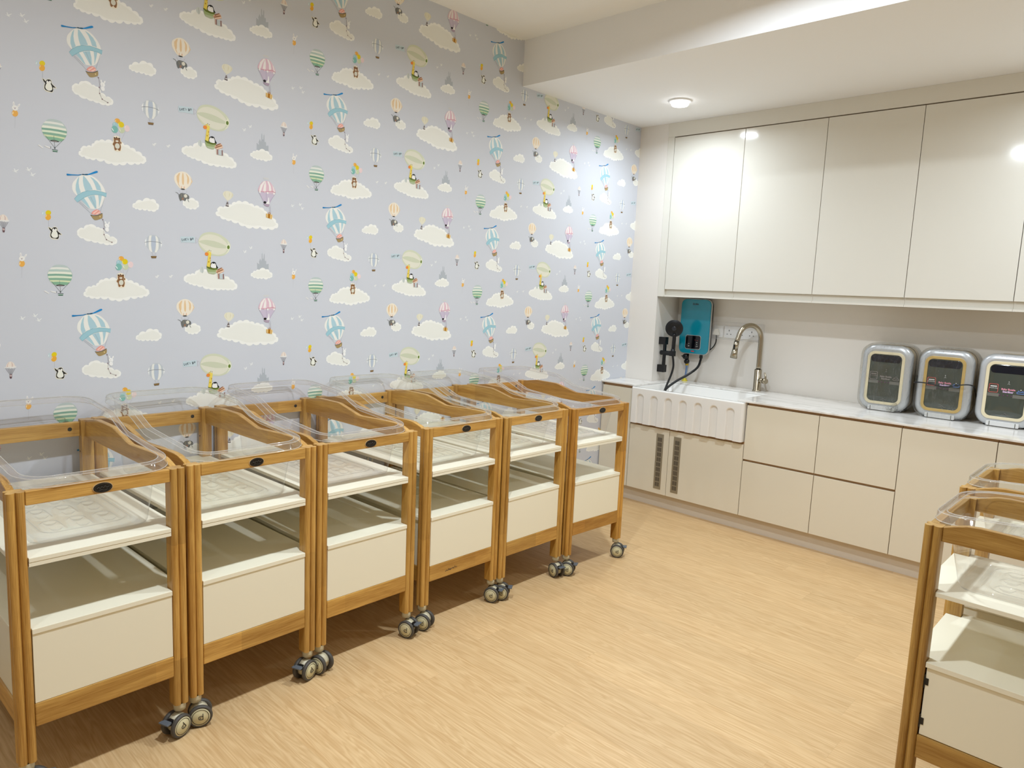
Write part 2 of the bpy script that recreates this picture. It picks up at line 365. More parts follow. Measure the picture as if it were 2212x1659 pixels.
# ---------------------------------------------------------------- wallpaper print (coordinates on the wall, 0.1 mm, one repeat)
WPC = [(246,246,240),(238,238,230),(240,239,232),(176,208,218),(160,203,214),(120,170,185),(150,160,170),(238,160,148),(246,205,190),(168,145,98),(80,58,40),(238,215,150),(14,128,190),(20,138,205),(10,82,110),(20,70,90),(140,125,130),(130,100,110),(246,246,244),(248,248,246),(128,128,128),(232,233,232),(220,222,222),(236,238,237),(200,216,220),(238,242,242),(232,208,20),(240,176,60),(250,222,150),
(170,170,175),(232,228,210),(30,26,24),(240,238,230),(240,240,228),(185,186,192),(125,125,130),(240,228,215),(218,196,188),(238,236,232),(110,85,90),(200,180,178),(178,180,184),(238,238,236),(222,216,214),(240,239,234),(150,120,130),(110,70,110),(238,178,84),(252,238,190),(240,238,225),(190,203,200),(232,234,226),(185,205,196),(236,238,222),(133,174,154),(226,236,210),(140,180,156),(218,228,186),
(138,184,152),(60,70,62),(150,140,135),(110,120,115),(90,95,95),(42,62,55),(62,110,88),(200,225,210),(236,235,232),(120,125,125),(180,180,186),(236,174,72),(250,225,170),(168,205,212),(230,240,242),(236,212,212),(244,230,230),(205,214,180),(236,240,225),(230,205,20),(248,236,130),(130,188,178),(238,244,242),(244,232,208),(142,100,62),(244,236,220),(222,220,204),(196,202,208),(237,237,230),
(238,240,240),(188,198,212),(118,122,126),(172,176,180),(118,92,60),(165,135,80),(176,182,180),(208,214,210),(170,176,172),(212,216,190),(228,226,208),(232,234,212),(208,212,186),(236,238,212),(104,128,50),(200,216,222),(180,182,188),(40,56,66),(238,214,96),(238,142,58),(110,130,60),(150,110,50),(190,150,40),(200,150,60),(200,160,60),(24,24,24),(244,243,240),(158,176,120),(98,112,34),
(182,194,158),(222,180,150),(140,90,60),(160,112,76),(244,220,200),(196,206,208),(150,115,110),(230,196,176),(234,236,236),(170,172,178),(190,192,196),(242,232,214),(232,200,156),(225,180,150),(112,114,112),(140,136,128),(226,222,206),(160,122,98),(170,160,130),(232,228,206),(222,216,186),(225,222,205),(90,78,80),(205,200,196),(190,180,180),(212,212,212),(204,192,210),(175,165,185),(226,190,202),
(242,236,232),(200,120,130),(244,238,234),(230,196,204),(178,160,178),(246,245,242),(180,176,186),(236,206,140),(178,118,20),(190,130,50),(190,130,40),(180,186,192)]
WPS = [(0,0,(-282,-2197,-290,-2160,-288,-2128,-278,-2098,-261,-2072,-233,-2050,-204,-2013,-171,-1991,-135,-1980,-97,-1982,-55,-1999,-40,-1943,-15,-1902,18,-1871,59,-1851,110,-1845,176,-1817,237,-1813,294,-1827,348,-1860,397,-1918,425,-1904,452,-1901,477,-1906,502,-1920,524,-1944,559,-1937,590,-1942,617,-1955,641,-1978,660,-2011,680,-2032,691,-2056,696,-2080,694,-2107,684,-2135,735,-2129,780,-2139,818,-2161,851,-2196,876,-2247,914,-2227,951,-2221,987,-2227,1021,-2244,1053,-2276,1083,-2292,1104,-2313,1119,-2338,1126,-2368,1125,-2404,1117,-2445,1100,-2476,1077,-2500,1047,-2516,1009,-2522,978,-2551,946,-2566,912,-2570,877,-2564,840,-2543,793,-2571,748,-2581,703,-2576,660,-2557,618,-2520,574,-2543,533,-2550,492,-2543,454,-2524,417,-2487,370,-2513,325,-2521,282,-2514,240,-2494,200,-2455,134,-2482,74,-2485,17,-2470,-36,-2436,-84,-2378,-124,-2388,-159,-2385,-190,-2371,-218,-2347,-242,-2309,-263,-2293,-277,-2273,-285,-2251,-287,-2226)),
(1,1,(-241,-2200,-195,-2070,-27,-2025,128,-1891,398,-1956,517,-1979,645,-2039,668,-2148,848,-2247,1014,-2273,1082,-2386,973,-2489,815,-2507,606,-2486,417,-2457,214,-2428,-54,-2359,-202,-2298)),
(2,2,(-10,21,43,35,102,46,167,46,242,31,322,5,398,-32,468,-84,534,-146,592,-211,641,-275,682,-342,714,-412,738,-489,753,-569,753,-655,733,-749,699,-847,662,-936,626,-1013,588,-1081,547,-1135,506,-1172,462,-1196,418,-1213,370,-1224,321,-1229,273,-1229,225,-1229,178,-1225,130,-1205,79,-1163,28,-1105,-25,-1042,-82,-977,-140,-907,-195,-841,-251,-785,-305,-733,-347,-682,-376,-630,-395,-579,-403,-524,-402,-460,-391,-392,-371,-329,-341,-273,-302,-222,-262,-172,-221,-122,-178,-74,-135,-35,-95,-9,-56,8)),
(3,3,(-144,-54,-219,-192,-272,-388,-283,-584,-228,-762,-110,-655,-158,-487,-175,-310,-156,-133)),(3,4,(-16,-34,-26,-211,-5,-389,51,-587,168,-539,303,-500,228,-311,109,-132,15,-24)),(3,5,(219,-13,322,-152,390,-311,442,-491,605,-502,570,-332,483,-191,343,-72)),(3,6,(-119,-931,-10,-844,108,-1025,201,-1227,130,-1195,-8,-1043)),(3,7,(116,-777,360,-700,408,-931,410,-1172,363,-1211,260,-1028)),
(3,8,(488,-662,615,-673,582,-854,531,-1054,506,-1154,508,-893)),(4,9,(-338,-921,-228,-772,-66,-645,131,-558,366,-516,583,-532,792,-570,770,-715,579,-663,379,-674,162,-737,-19,-844,-245,-1038)),(5,10,(-334,-925,-225,-776,-64,-651,133,-564,366,-522,582,-538,791,-576,793,-564,583,-526,365,-510,130,-553,-69,-640,-232,-767,-342,-918)),
(5,11,(771,-709,579,-657,378,-668,160,-732,-22,-839,-249,-1033,-242,-1042,-16,-849,164,-743,380,-680,578,-669,768,-721)),(6,12,(-203,-1022,229,-1421,233,-1415,-199,-1016)),(6,13,(720,-714,538,-1316,545,-1318,727,-716)),(6,14,(211,-760,405,-1214,412,-1211,218,-756)),(6,15,(-167,-1003,126,-1248,131,-1242,-163,-997)),
(7,16,(231,-1418,229,-1388,253,-1347,288,-1310,334,-1274,392,-1241,444,-1229,495,-1252,542,-1295,560,-1337,531,-1375,473,-1411,411,-1434,344,-1440,274,-1435)),(8,17,(268,-1389,444,-1244,471,-1264,312,-1421)),(8,18,(357,-1422,524,-1296,551,-1327,430,-1424)),
(9,19,(211,-1468,247,-1466,307,-1475,374,-1473,450,-1439,534,-1392,595,-1369,620,-1392,623,-1439,620,-1481,618,-1507,611,-1529,590,-1551,548,-1578,493,-1606,442,-1627,401,-1640,365,-1646,333,-1643,306,-1626,283,-1600,262,-1570,236,-1534,212,-1495)),(10,20,(191,-1474,283,-1497,450,-1466,618,-1369,609,-1349,444,-1445,283,-1475,196,-1453)),
(11,21,(546,-1495,544,-1507,538,-1517,531,-1522,523,-1522,516,-1516,511,-1506,509,-1494,512,-1481,517,-1472,524,-1467,533,-1467,540,-1472,544,-1482)),(12,22,(-550,-17,-518,-16,-472,-20,-413,-20,-330,-14,-234,-5,-151,4,-88,15,-39,26,-19,29,-39,16,-90,-6,-152,-25,-229,-38,-319,-49,-397,-59,-458,-71,-508,-81,-544,-85,-563,-79,-568,-66,-569,-52,-570,-39,-567,-26)),
(13,23,(8,35,43,43,101,53,168,75,253,122,348,180,423,222,464,233,484,228,495,217,504,206,503,191,485,171,439,146,376,118,312,90,249,64,185,40,131,22,93,14,65,13,42,15,20,19,3,26)),(14,24,(-186,8,-19,33,97,65,168,73,131,30,7,9)),(15,25,(15,33,12,25,4,19,-8,15,-20,15,-31,19,-39,25,-42,33,-39,40,-31,46,-19,50,-7,50,5,47,12,41)),
(16,26,(578,-1553,631,-1615,656,-1828,647,-2154,721,-2365,925,-2455,928,-2447,727,-2359,654,-2153,663,-1828,638,-1612,584,-1548)),(17,27,(646,-1604,635,-1626,615,-1625,605,-1602,616,-1580,636,-1580)),(17,28,(663,-1950,653,-1973,632,-1972,623,-1948,634,-1926,654,-1927)),(17,29,(670,-2175,659,-2197,639,-2196,630,-2173,640,-2150,661,-2151)),
(17,30,(754,-2363,743,-2386,722,-2385,713,-2361,724,-2339,744,-2340)),(17,31,(947,-2452,936,-2475,916,-2474,906,-2450,917,-2427,937,-2428)),(18,32,(740,-1701,742,-1726,739,-1747,732,-1761,720,-1763,708,-1755,697,-1738,689,-1714,687,-1690,690,-1668,697,-1655,708,-1652,721,-1660,732,-1678)),
(18,33,(859,-1723,848,-1745,835,-1760,821,-1766,811,-1762,805,-1747,805,-1726,811,-1702,821,-1680,835,-1664,848,-1658,859,-1663,865,-1678,865,-1699)),(19,34,(846,-1825,837,-1862,813,-1891,779,-1906,742,-1904,709,-1887,687,-1856,680,-1818,689,-1782,713,-1753,747,-1738,784,-1739,817,-1757,839,-1788)),
(18,35,(719,-1891,748,-1882,784,-1883,811,-1895,824,-1927,829,-1971,827,-2008,816,-2032,798,-2048,779,-2057,760,-2060,741,-2056,724,-2045,708,-2025,695,-1999,689,-1972,691,-1942,702,-1912)),(20,36,(732,-1825,760,-1812,756,-1803,728,-1816)),(20,37,(737,-1876,774,-1883,775,-1875,738,-1868)),
(0,0,(1723,4372,1724,4416,1736,4449,1758,4473,1788,4489,1830,4494,1871,4571,1919,4617,1974,4639,2035,4638,2104,4604,2154,4687,2211,4734,2272,4754,2339,4747,2411,4704,2486,4732,2545,4732,2591,4709,2624,4663,2641,4588,2697,4575,2732,4549,2750,4513,2751,4466,2731,4406,2730,4374,2721,4350,2705,4332,2682,4320,2651,4317,2612,4261,2571,4231,2527,4220,2481,4228,2433,4261,2392,4234,2357,4226,2326,4232,2300,4253,2280,4292,2239,4253,2200,4235,2164,4234,2129,4250,2096,4288,2056,4249,2018,4231,1982,4230,1947,4246,1915,4284,1884,4261,1858,4254,1834,4257,1813,4272,1796,4302,1766,4298,1744,4305,1730,4319,1722,4341)),
(1,1,(1752,4373,1853,4481,2110,4580,2399,4670,2615,4569,2700,4410,2625,4331,2420,4281,2276,4307,2104,4302,1933,4297,1821,4312)),(21,2,(2528,6946,2588,6925,2639,6984,2700,6963,2643,6903,2624,6850,2557,6870)),(21,3,(3080,6978,3143,6957,3195,7017,3257,6996,3199,6935,3179,6881,3110,6901)),(22,4,(2891,6738,2876,6722,2848,6717,2835,6728,2849,6744,2877,6749)),
(23,0,(-2302,5173,-2220,5154,-2239,5248,-2213,5246,-2181,5180,-2086,5247,-2095,5216,-2167,5144,-2127,5111,-2198,5121)),(23,1,(-1901,5277,-1816,5257,-1836,5352,-1810,5351,-1777,5284,-1680,5352,-1689,5321,-1762,5247,-1722,5214,-1794,5225)),(23,2,(-1788,5110,-1703,5090,-1723,5185,-1696,5184,-1663,5117,-1566,5185,-1575,5153,-1648,5080,-1607,5046,-1681,5057)),
(24,0,(-1325,3775,-1332,3738,-1347,3707,-1368,3689,-1391,3686,-1411,3701,-1425,3728,-1428,3764,-1422,3802,-1407,3833,-1385,3851,-1362,3854,-1342,3839,-1329,3812)),(25,1,(-1386,3751,-1392,3734,-1398,3721,-1405,3714,-1410,3715,-1412,3723,-1411,3738,-1408,3755,-1402,3773,-1395,3786,-1389,3793,-1384,3792,-1382,3783,-1382,3769)),
(26,2,(-1124,3797,-1134,3754,-1161,3718,-1198,3696,-1239,3692,-1275,3706,-1298,3737,-1306,3777,-1295,3820,-1269,3856,-1232,3878,-1192,3883,-1156,3868,-1132,3838)),(27,3,(-1136,3654,-1141,3602,-1164,3557,-1199,3526,-1240,3515,-1279,3527,-1308,3559,-1321,3605,-1316,3656,-1294,3702,-1259,3733,-1218,3744,-1179,3732,-1150,3700)),
(28,4,(-1279,3655,-1289,3636,-1299,3621,-1307,3615,-1312,3617,-1313,3628,-1310,3645,-1302,3665,-1293,3684,-1283,3698,-1275,3705,-1269,3703,-1269,3692,-1272,3675)),(29,5,(-1220,3511,-1224,3270,-1218,3271,-1214,3511)),
(30,6,(-1124,3243,-1093,3258,-1062,3283,-1032,3298,-1000,3294,-968,3281,-943,3259,-935,3228,-935,3189,-922,3150,-882,3107,-829,3064,-794,3030,-790,3010,-803,2999,-820,2994,-841,2998,-867,3008,-886,3003,-892,2973,-893,2929,-898,2890,-910,2860,-928,2836,-959,2820,-1014,2815,-1083,2820,-1139,2833,-1171,2855,-1191,2884,-1201,2921,-1200,2971,-1189,3028,-1179,3071,-1169,3086,-1160,3088,-1162,3100,-1187,3140,-1223,3191,-1247,3232,-1249,3254,-1239,3266,-1221,3271,-1194,3263,-1159,3249)),
(31,7,(-1108,3226,-1086,3249,-1059,3265,-1033,3273,-1007,3274,-980,3266,-960,3249,-953,3218,-952,3179,-939,3139,-898,3097,-845,3054,-816,3024,-832,3018,-872,3024,-902,3021,-907,2996,-902,2961,-902,2927,-911,2897,-924,2869,-941,2849,-961,2844,-986,2847,-1015,2853,-1055,2856,-1101,2860,-1137,2871,-1160,2889,-1173,2913,-1181,2941,-1180,2978,-1174,3019,-1167,3054,-1161,3076,-1154,3093,-1145,3115,-1135,3151,-1124,3192)),
(31,8,(-1229,3255,-1197,3245,-1119,3169,-1137,3103,-1192,3163)),(32,9,(-1101,3199,-1092,3212,-1079,3223,-1068,3226,-1057,3214,-1047,3195,-1036,3186,-1025,3197,-1014,3218,-1002,3232,-988,3231,-975,3222,-965,3211,-960,3197,-960,3181,-963,3165,-967,3147,-975,3129,-989,3116,-1017,3108,-1052,3106,-1080,3108,-1096,3115,-1106,3127,-1111,3142,-1112,3160,-1108,3181)),
(33,10,(-1096,3116,-1061,3128,-1017,3133,-981,3126,-958,3098,-944,3057,-935,3018,-931,2984,-932,2951,-942,2924,-963,2902,-993,2886,-1022,2876,-1051,2875,-1079,2880,-1104,2892,-1124,2911,-1141,2936,-1150,2962,-1151,2990,-1144,3020,-1134,3047,-1126,3073,-1115,3098)),(34,0,(-2793,-1989,-2479,-2004,-2591,-2211,-2674,-2207)),(35,1,(-2792,-1998,-2672,-2216,-2665,-2211,-2785,-1993)),
(35,2,(-2487,-2001,-2600,-2215,-2593,-2220,-2480,-2007)),(35,3,(-2711,-2007,-2657,-2209,-2649,-2206,-2703,-2004)),(35,4,(-2659,-2009,-2638,-2210,-2630,-2208,-2651,-2007)),(35,5,(-2561,-2012,-2610,-2209,-2603,-2212,-2553,-2014)),(35,6,(-2613,-2010,-2628,-2209,-2620,-2210,-2605,-2011)),
(36,7,(-2766,-1953,-2770,-1918,-2754,-1871,-2735,-1830,-2718,-1800,-2697,-1776,-2676,-1758,-2655,-1747,-2634,-1742,-2613,-1742,-2593,-1748,-2572,-1760,-2553,-1776,-2534,-1797,-2517,-1823,-2504,-1853,-2490,-1890,-2480,-1930,-2487,-1960,-2521,-1972,-2571,-1974,-2623,-1972,-2676,-1972,-2731,-1968)),(37,8,(-2709,-1943,-2700,-1844,-2666,-1771,-2682,-1770,-2720,-1843,-2740,-1942)),
(37,9,(-2596,-1949,-2587,-1849,-2599,-1762,-2578,-1775,-2550,-1851,-2554,-1951)),(38,10,(-2832,-1944,-2797,-1945,-2444,-1931,-2456,-1968,-2519,-1984,-2557,-2007,-2597,-1980,-2635,-2009,-2664,-1977,-2711,-1987,-2757,-1972,-2808,-1970)),(39,11,(-2668,-2207,-2589,-2211,-2596,-2324,-2613,-2379,-2660,-2376,-2673,-2319)),(40,12,(-2664,-2232,-2597,-2236,-2603,-2305,-2665,-2301)),
(41,0,(-2127,1742,-2151,1343,-2145,1343,-2121,1742)),(42,1,(-2119,2183,-2121,2146,-2128,2116,-2140,2098,-2154,2095,-2166,2110,-2176,2137,-2180,2173,-2178,2210,-2171,2241,-2159,2259,-2146,2261,-2133,2247,-2124,2219)),(43,2,(-2138,2174,-2139,2151,-2141,2132,-2146,2122,-2151,2121,-2156,2130,-2160,2147,-2162,2170,-2161,2192,-2159,2211,-2154,2221,-2149,2222,-2144,2213,-2140,2196)),
(42,3,(-1975,2138,-1994,2111,-2013,2092,-2029,2086,-2040,2093,-2042,2112,-2036,2140,-2022,2170,-2004,2197,-1984,2216,-1968,2222,-1958,2215,-1955,2196,-1962,2168)),(43,4,(-1993,2141,-2003,2125,-2013,2113,-2020,2108,-2024,2111,-2023,2121,-2018,2136,-2010,2153,-2000,2169,-1990,2181,-1982,2186,-1978,2183,-1979,2173,-1984,2158)),
(44,5,(-2018,2050,-2029,2009,-2057,1975,-2096,1954,-2139,1952,-2177,1968,-2202,1998,-2210,2038,-2199,2079,-2171,2113,-2132,2134,-2089,2136,-2051,2121,-2026,2090)),(45,6,(-2151,2058,-2134,2046,-2129,2054,-2146,2067)),(45,7,(-2100,2048,-2082,2066,-2086,2073,-2105,2055)),(46,8,(-2138,2043,-2100,2045,-2120,2005)),
(47,9,(-2030,1864,-2041,1813,-2069,1771,-2107,1746,-2149,1744,-2186,1764,-2210,1804,-2217,1854,-2206,1905,-2179,1947,-2140,1971,-2098,1974,-2062,1953,-2037,1914)),(48,10,(-2176,1853,-2181,1832,-2188,1816,-2195,1807,-2201,1808,-2205,1818,-2206,1836,-2203,1857,-2198,1878,-2191,1895,-2183,1903,-2177,1902,-2174,1892,-2173,1875)),
(49,11,(-2082,1967,-2086,1958,-2096,1951,-2110,1946,-2126,1945,-2140,1948,-2149,1954,-2152,1963,-2149,1971,-2139,1978,-2124,1983,-2109,1984,-2095,1981,-2085,1975)),
(50,0,(-1183,1778,-1148,1815,-1115,1841,-1076,1862,-1026,1877,-970,1887,-913,1892,-854,1891,-793,1886,-738,1873,-692,1854,-652,1828,-615,1794,-578,1750,-544,1697,-518,1642,-503,1586,-496,1529,-498,1470,-508,1412,-527,1353,-555,1296,-586,1234,-626,1174,-700,1132,-836,1114,-1004,1114,-1139,1131,-1211,1169,-1251,1223,-1281,1281,-1307,1341,-1322,1404,-1330,1462,-1331,1511,-1324,1555,-1306,1604,-1272,1663,-1227,1726)),
(51,1,(-1184,1771,-1004,1791,-823,1793,-641,1779,-586,1703,-813,1716,-1038,1711,-1260,1690)),(52,2,(-1287,1619,-1041,1628,-791,1626,-538,1612,-586,1703,-811,1716,-1033,1711,-1254,1690)),(53,3,(-1288,1611,-1041,1625,-791,1628,-538,1619,-511,1534,-786,1546,-1056,1541,-1324,1518)),(54,4,(-1324,1518,-1056,1541,-784,1546,-509,1535,-511,1455,-781,1470,-1048,1468,-1312,1449)),
(55,5,(-1312,1446,-1048,1465,-782,1467,-512,1453,-529,1383,-792,1393,-1052,1389,-1309,1372)),(56,6,(-1305,1372,-1049,1389,-789,1392,-527,1380,-561,1293,-800,1305,-1035,1306,-1268,1296)),(57,7,(-1266,1296,-1034,1303,-799,1302,-561,1293,-608,1229,-814,1243,-1019,1242,-1222,1227)),(58,8,(-1219,1227,-1017,1242,-814,1243,-608,1229,-701,1125,-843,1134,-985,1133,-1126,1124)),
(59,9,(-1078,1098,-1051,1115,-990,1135,-926,1146,-860,1140,-791,1124,-758,1109,-787,1095,-851,1082,-916,1075,-982,1077,-1047,1086)),(60,10,(-824,1102,-833,1095,-860,1088,-898,1083,-940,1082,-977,1084,-1003,1089,-1012,1096,-1002,1104,-976,1110,-938,1115,-897,1116,-859,1114,-833,1109)),(61,11,(-1212,1252,-928,857,-920,864,-1204,1260)),(61,12,(-612,1233,-921,864,-914,857,-605,1225)),
(61,13,(-945,1294,-923,853,-913,854,-935,1295)),(62,14,(-942,889,-898,890,-906,825,-938,824)),(63,15,(-1014,780,-826,782,-825,802,-1013,800)),(64,16,(-998,717,-841,721,-839,755,-996,751)),(65,17,(-1003,751,-833,756,-832,776,-1002,771)),(66,18,(-1467,873,-1429,903,-1292,808,-1318,779)),(66,19,(-1277,886,-1209,891,-1067,864,-1069,814,-1186,839)),(67,20,(-1058,892,-1058,814,-1043,815,-1043,893)),
(0,0,(-140,787,-142,824,-135,853,-119,876,-96,893,-64,903,-76,929,-79,954,-74,976,-61,998,-38,1017,-12,1065,19,1094,55,1108,95,1107,139,1088,169,1128,202,1150,236,1158,272,1151,311,1126,309,1169,319,1203,337,1230,365,1250,404,1260,421,1317,449,1355,484,1380,527,1390,579,1382,620,1427,662,1450,704,1455,747,1442,791,1407,842,1462,893,1488,945,1494,998,1478,1052,1434,1103,1483,1153,1505,1202,1508,1251,1489,1300,1445,1350,1467,1393,1469,1430,1455,1462,1426,1486,1377,1545,1403,1595,1406,1639,1391,1676,1358,1706,1301,1766,1320,1815,1316,1856,1296,1889,1258,1911,1198,1982,1218,2041,1212,2089,1186,2126,1141,2151,1069,2201,1069,2239,1053,2266,1027,2283,989,2287,936,2295,908,2294,884,2285,863,2269,845,2243,831,2218,790,2189,766,2156,755,2120,757,2079,776,2038,726,1995,700,1949,692,1902,702,1852,736,1796,678,1739,650,1681,645,1623,664,1564,712,1519,641,1467,600,1410,582,1348,587,1279,622,1224,564,1168,537,1112,532,1056,551,999,599,931,563,871,557,818,572,771,610,733,677,673,625,615,604,559,606,505,631,454,687,415,641,374,617,332,612,289,623,245,658,195,629,151,623,111,634,76,661,47,710,16,686,-13,677,-41,679,-67,694,-91,723,-112,726,-126,734,-136,747,-141,764)),
(1,1,(-76,808,-4,910,20,1011,187,1073,348,1107,436,1226,601,1333,801,1356,1046,1380,1279,1389,1453,1330,1660,1263,1852,1173,2077,1060,2204,943,2164,852,2010,802,1797,767,1528,746,1260,665,997,645,747,713,484,721,287,695,101,741,-30,752)),(68,2,(1198,1789,1338,1495,1343,1498,1203,1792)),(68,3,(1306,1795,1337,1496,1343,1497,1312,1797)),(68,4,(1478,1772,1345,1498,1351,1496,1483,1770)),
(68,5,(1528,1892,1353,1507,1359,1504,1533,1890)),(69,6,(1351,2219,1327,2182,1289,2158,1245,2153,1202,2167,1171,2198,1156,2239,1161,2282,1185,2319,1222,2342,1267,2347,1309,2333,1341,2303,1356,2262)),(70,7,(1195,2234,1188,2216,1181,2202,1173,2196,1167,2197,1164,2206,1164,2222,1168,2240,1174,2259,1182,2272,1189,2279,1195,2278,1199,2269,1198,2253)),
(71,8,(1274,2077,1263,2024,1232,1981,1189,1956,1143,1953,1101,1974,1073,2014,1064,2065,1076,2117,1106,2161,1149,2186,1196,2189,1237,2168,1265,2128)),(72,9,(1144,2119,1143,2109,1139,2101,1134,2096,1129,2096,1124,2100,1121,2108,1120,2118,1121,2128,1125,2136,1130,2141,1135,2141,1140,2137,1143,2129)),
(73,10,(1698,2034,1687,1978,1657,1932,1616,1905,1571,1903,1531,1925,1505,1968,1496,2023,1507,2079,1536,2125,1577,2151,1622,2154,1662,2132,1689,2089)),(74,11,(1541,2069,1531,2049,1519,2034,1510,2028,1504,2031,1502,2042,1505,2060,1513,2081,1524,2101,1535,2115,1545,2122,1551,2119,1552,2107,1549,2089)),
(75,12,(1513,1949,1501,1891,1469,1844,1424,1817,1376,1814,1332,1837,1303,1881,1294,1937,1306,1994,1338,2041,1382,2068,1431,2071,1474,2048,1504,2005)),(76,13,(1341,1937,1351,1910,1357,1886,1356,1871,1351,1868,1340,1877,1328,1897,1315,1923,1305,1951,1300,1974,1300,1989,1306,1992,1316,1983,1328,1964)),
(77,14,(1483,2093,1453,2053,1410,2029,1362,2027,1318,2047,1288,2084,1277,2132,1287,2180,1317,2220,1360,2244,1408,2246,1452,2227,1482,2190,1493,2142)),(78,15,(1307,2117,1314,2091,1317,2070,1315,2056,1309,2053,1300,2062,1290,2081,1281,2106,1274,2131,1271,2153,1273,2167,1279,2170,1288,2161,1298,2142)),
(79,16,(1270,1919,1257,1859,1222,1810,1173,1781,1119,1778,1072,1802,1040,1848,1029,1906,1043,1966,1077,2015,1126,2044,1180,2047,1228,2023,1260,1977)),(80,17,(1086,1903,1101,1877,1110,1854,1111,1838,1105,1833,1092,1840,1075,1857,1058,1881,1043,1907,1034,1930,1033,1945,1039,1950,1052,1944,1069,1927)),
(81,18,(1080,1602,1109,1640,1152,1669,1198,1682,1249,1675,1303,1652,1344,1622,1359,1583,1360,1536,1364,1498,1380,1477,1399,1465,1409,1449,1403,1424,1387,1395,1376,1364,1377,1334,1382,1302,1381,1264,1376,1211,1366,1154,1338,1111,1277,1089,1198,1083,1136,1096,1106,1139,1093,1202,1086,1253,1082,1278,1083,1292,1079,1302,1064,1309,1044,1313,1034,1326,1042,1354,1061,1391,1075,1435,1075,1490,1071,1551)),
(82,19,(1115,1587,1140,1598,1175,1605,1211,1608,1250,1610,1290,1608,1319,1596,1331,1568,1332,1530,1329,1496,1325,1473,1317,1454,1315,1429,1325,1393,1341,1352,1351,1313,1353,1277,1350,1244,1344,1212,1337,1179,1327,1148,1315,1127,1299,1121,1279,1125,1261,1134,1245,1148,1230,1166,1215,1174,1202,1161,1189,1138,1175,1122,1157,1118,1137,1121,1121,1137,1113,1175,1109,1226,1102,1270,1085,1295,1066,1313,1057,1335,1068,1367,1090,1403,1106,1437,1107,1466,1103,1494,1101,1520,1101,1545,1103,1568)),
(82,20,(1315,1429,1340,1497,1381,1448,1353,1380)),(31,21,(1153,1592,1150,1582,1142,1573,1131,1568,1119,1568,1108,1572,1100,1579,1098,1589,1101,1600,1109,1608,1120,1613,1132,1614,1143,1610,1151,1602)),(31,22,(1332,1597,1329,1586,1321,1578,1310,1573,1297,1572,1286,1576,1278,1584,1276,1594,1279,1604,1287,1613,1298,1618,1311,1618,1322,1614,1329,1607)),(31,23,(1172,1598,1226,1600,1201,1649)),
(83,24,(1268,1480,1263,1464,1248,1451,1226,1443,1203,1442,1182,1448,1167,1460,1163,1476,1168,1492,1183,1505,1205,1513,1228,1514,1249,1508,1263,1496)),(31,25,(1226,1483,1225,1479,1221,1475,1215,1473,1209,1473,1203,1475,1200,1478,1198,1482,1200,1487,1204,1490,1210,1492,1216,1493,1221,1491,1225,1488)),
(84,26,(1310,1298,1300,1251,1275,1213,1240,1191,1201,1189,1167,1209,1143,1245,1136,1291,1146,1338,1171,1376,1206,1398,1245,1400,1280,1380,1303,1344)),(31,27,(1147,1513,1143,1506,1135,1506,1131,1513,1135,1520,1143,1520)),(31,28,(1294,1520,1290,1512,1282,1512,1279,1519,1283,1526,1290,1527)),
(85,0,(2341,3251,2389,3274,2439,3288,2489,3294,2540,3292,2590,3283,2636,3266,2676,3243,2711,3213,2744,3172,2779,3117,2812,3050,2830,2984,2824,2918,2802,2853,2776,2795,2748,2749,2717,2710,2684,2675,2653,2640,2621,2608,2583,2586,2533,2576,2476,2575,2425,2586,2382,2609,2345,2642,2309,2680,2275,2718,2243,2760,2215,2805,2186,2855,2161,2908,2150,2962,2162,3019,2189,3077,2222,3130,2257,3176,2298,3218)),
(86,1,(2341,3251,2430,3269,2407,3145,2400,2880,2417,2697,2444,2582,2376,2608,2319,2690,2304,2872,2310,3076)),(86,2,(2572,3260,2626,3249,2674,3167,2696,3025,2700,2882,2680,2716,2602,2582,2538,2583,2576,2729,2591,2894,2593,3099)),(87,3,(2232,3141,2217,2988,2215,2886,2215,2815,2191,2823,2151,2972,2182,3066)),(87,4,(2763,3143,2830,2984,2838,2923,2786,2795,2778,2908,2790,3012)),
(88,5,(2439,3229,2577,3240,2591,3099,2587,2894,2524,2602,2455,2598,2410,2829,2416,3084)),(89,6,(2152,2954,2259,2985,2395,3009,2551,3008,2669,3005,2826,2955,2832,2971,2673,3021,2553,3024,2395,3025,2257,3001,2149,2970)),(90,7,(2412,2574,2448,2433,2454,2435,2418,2576)),(90,8,(2590,2587,2557,2441,2563,2440,2595,2586)),(90,9,(2432,2575,2488,2435,2493,2438,2437,2577)),
(90,10,(2560,2585,2508,2438,2513,2437,2566,2584)),(91,11,(2377,2424,2609,2439,2588,2345,2405,2334)),(92,12,(2401,2379,2588,2391,2589,2412,2401,2400)),
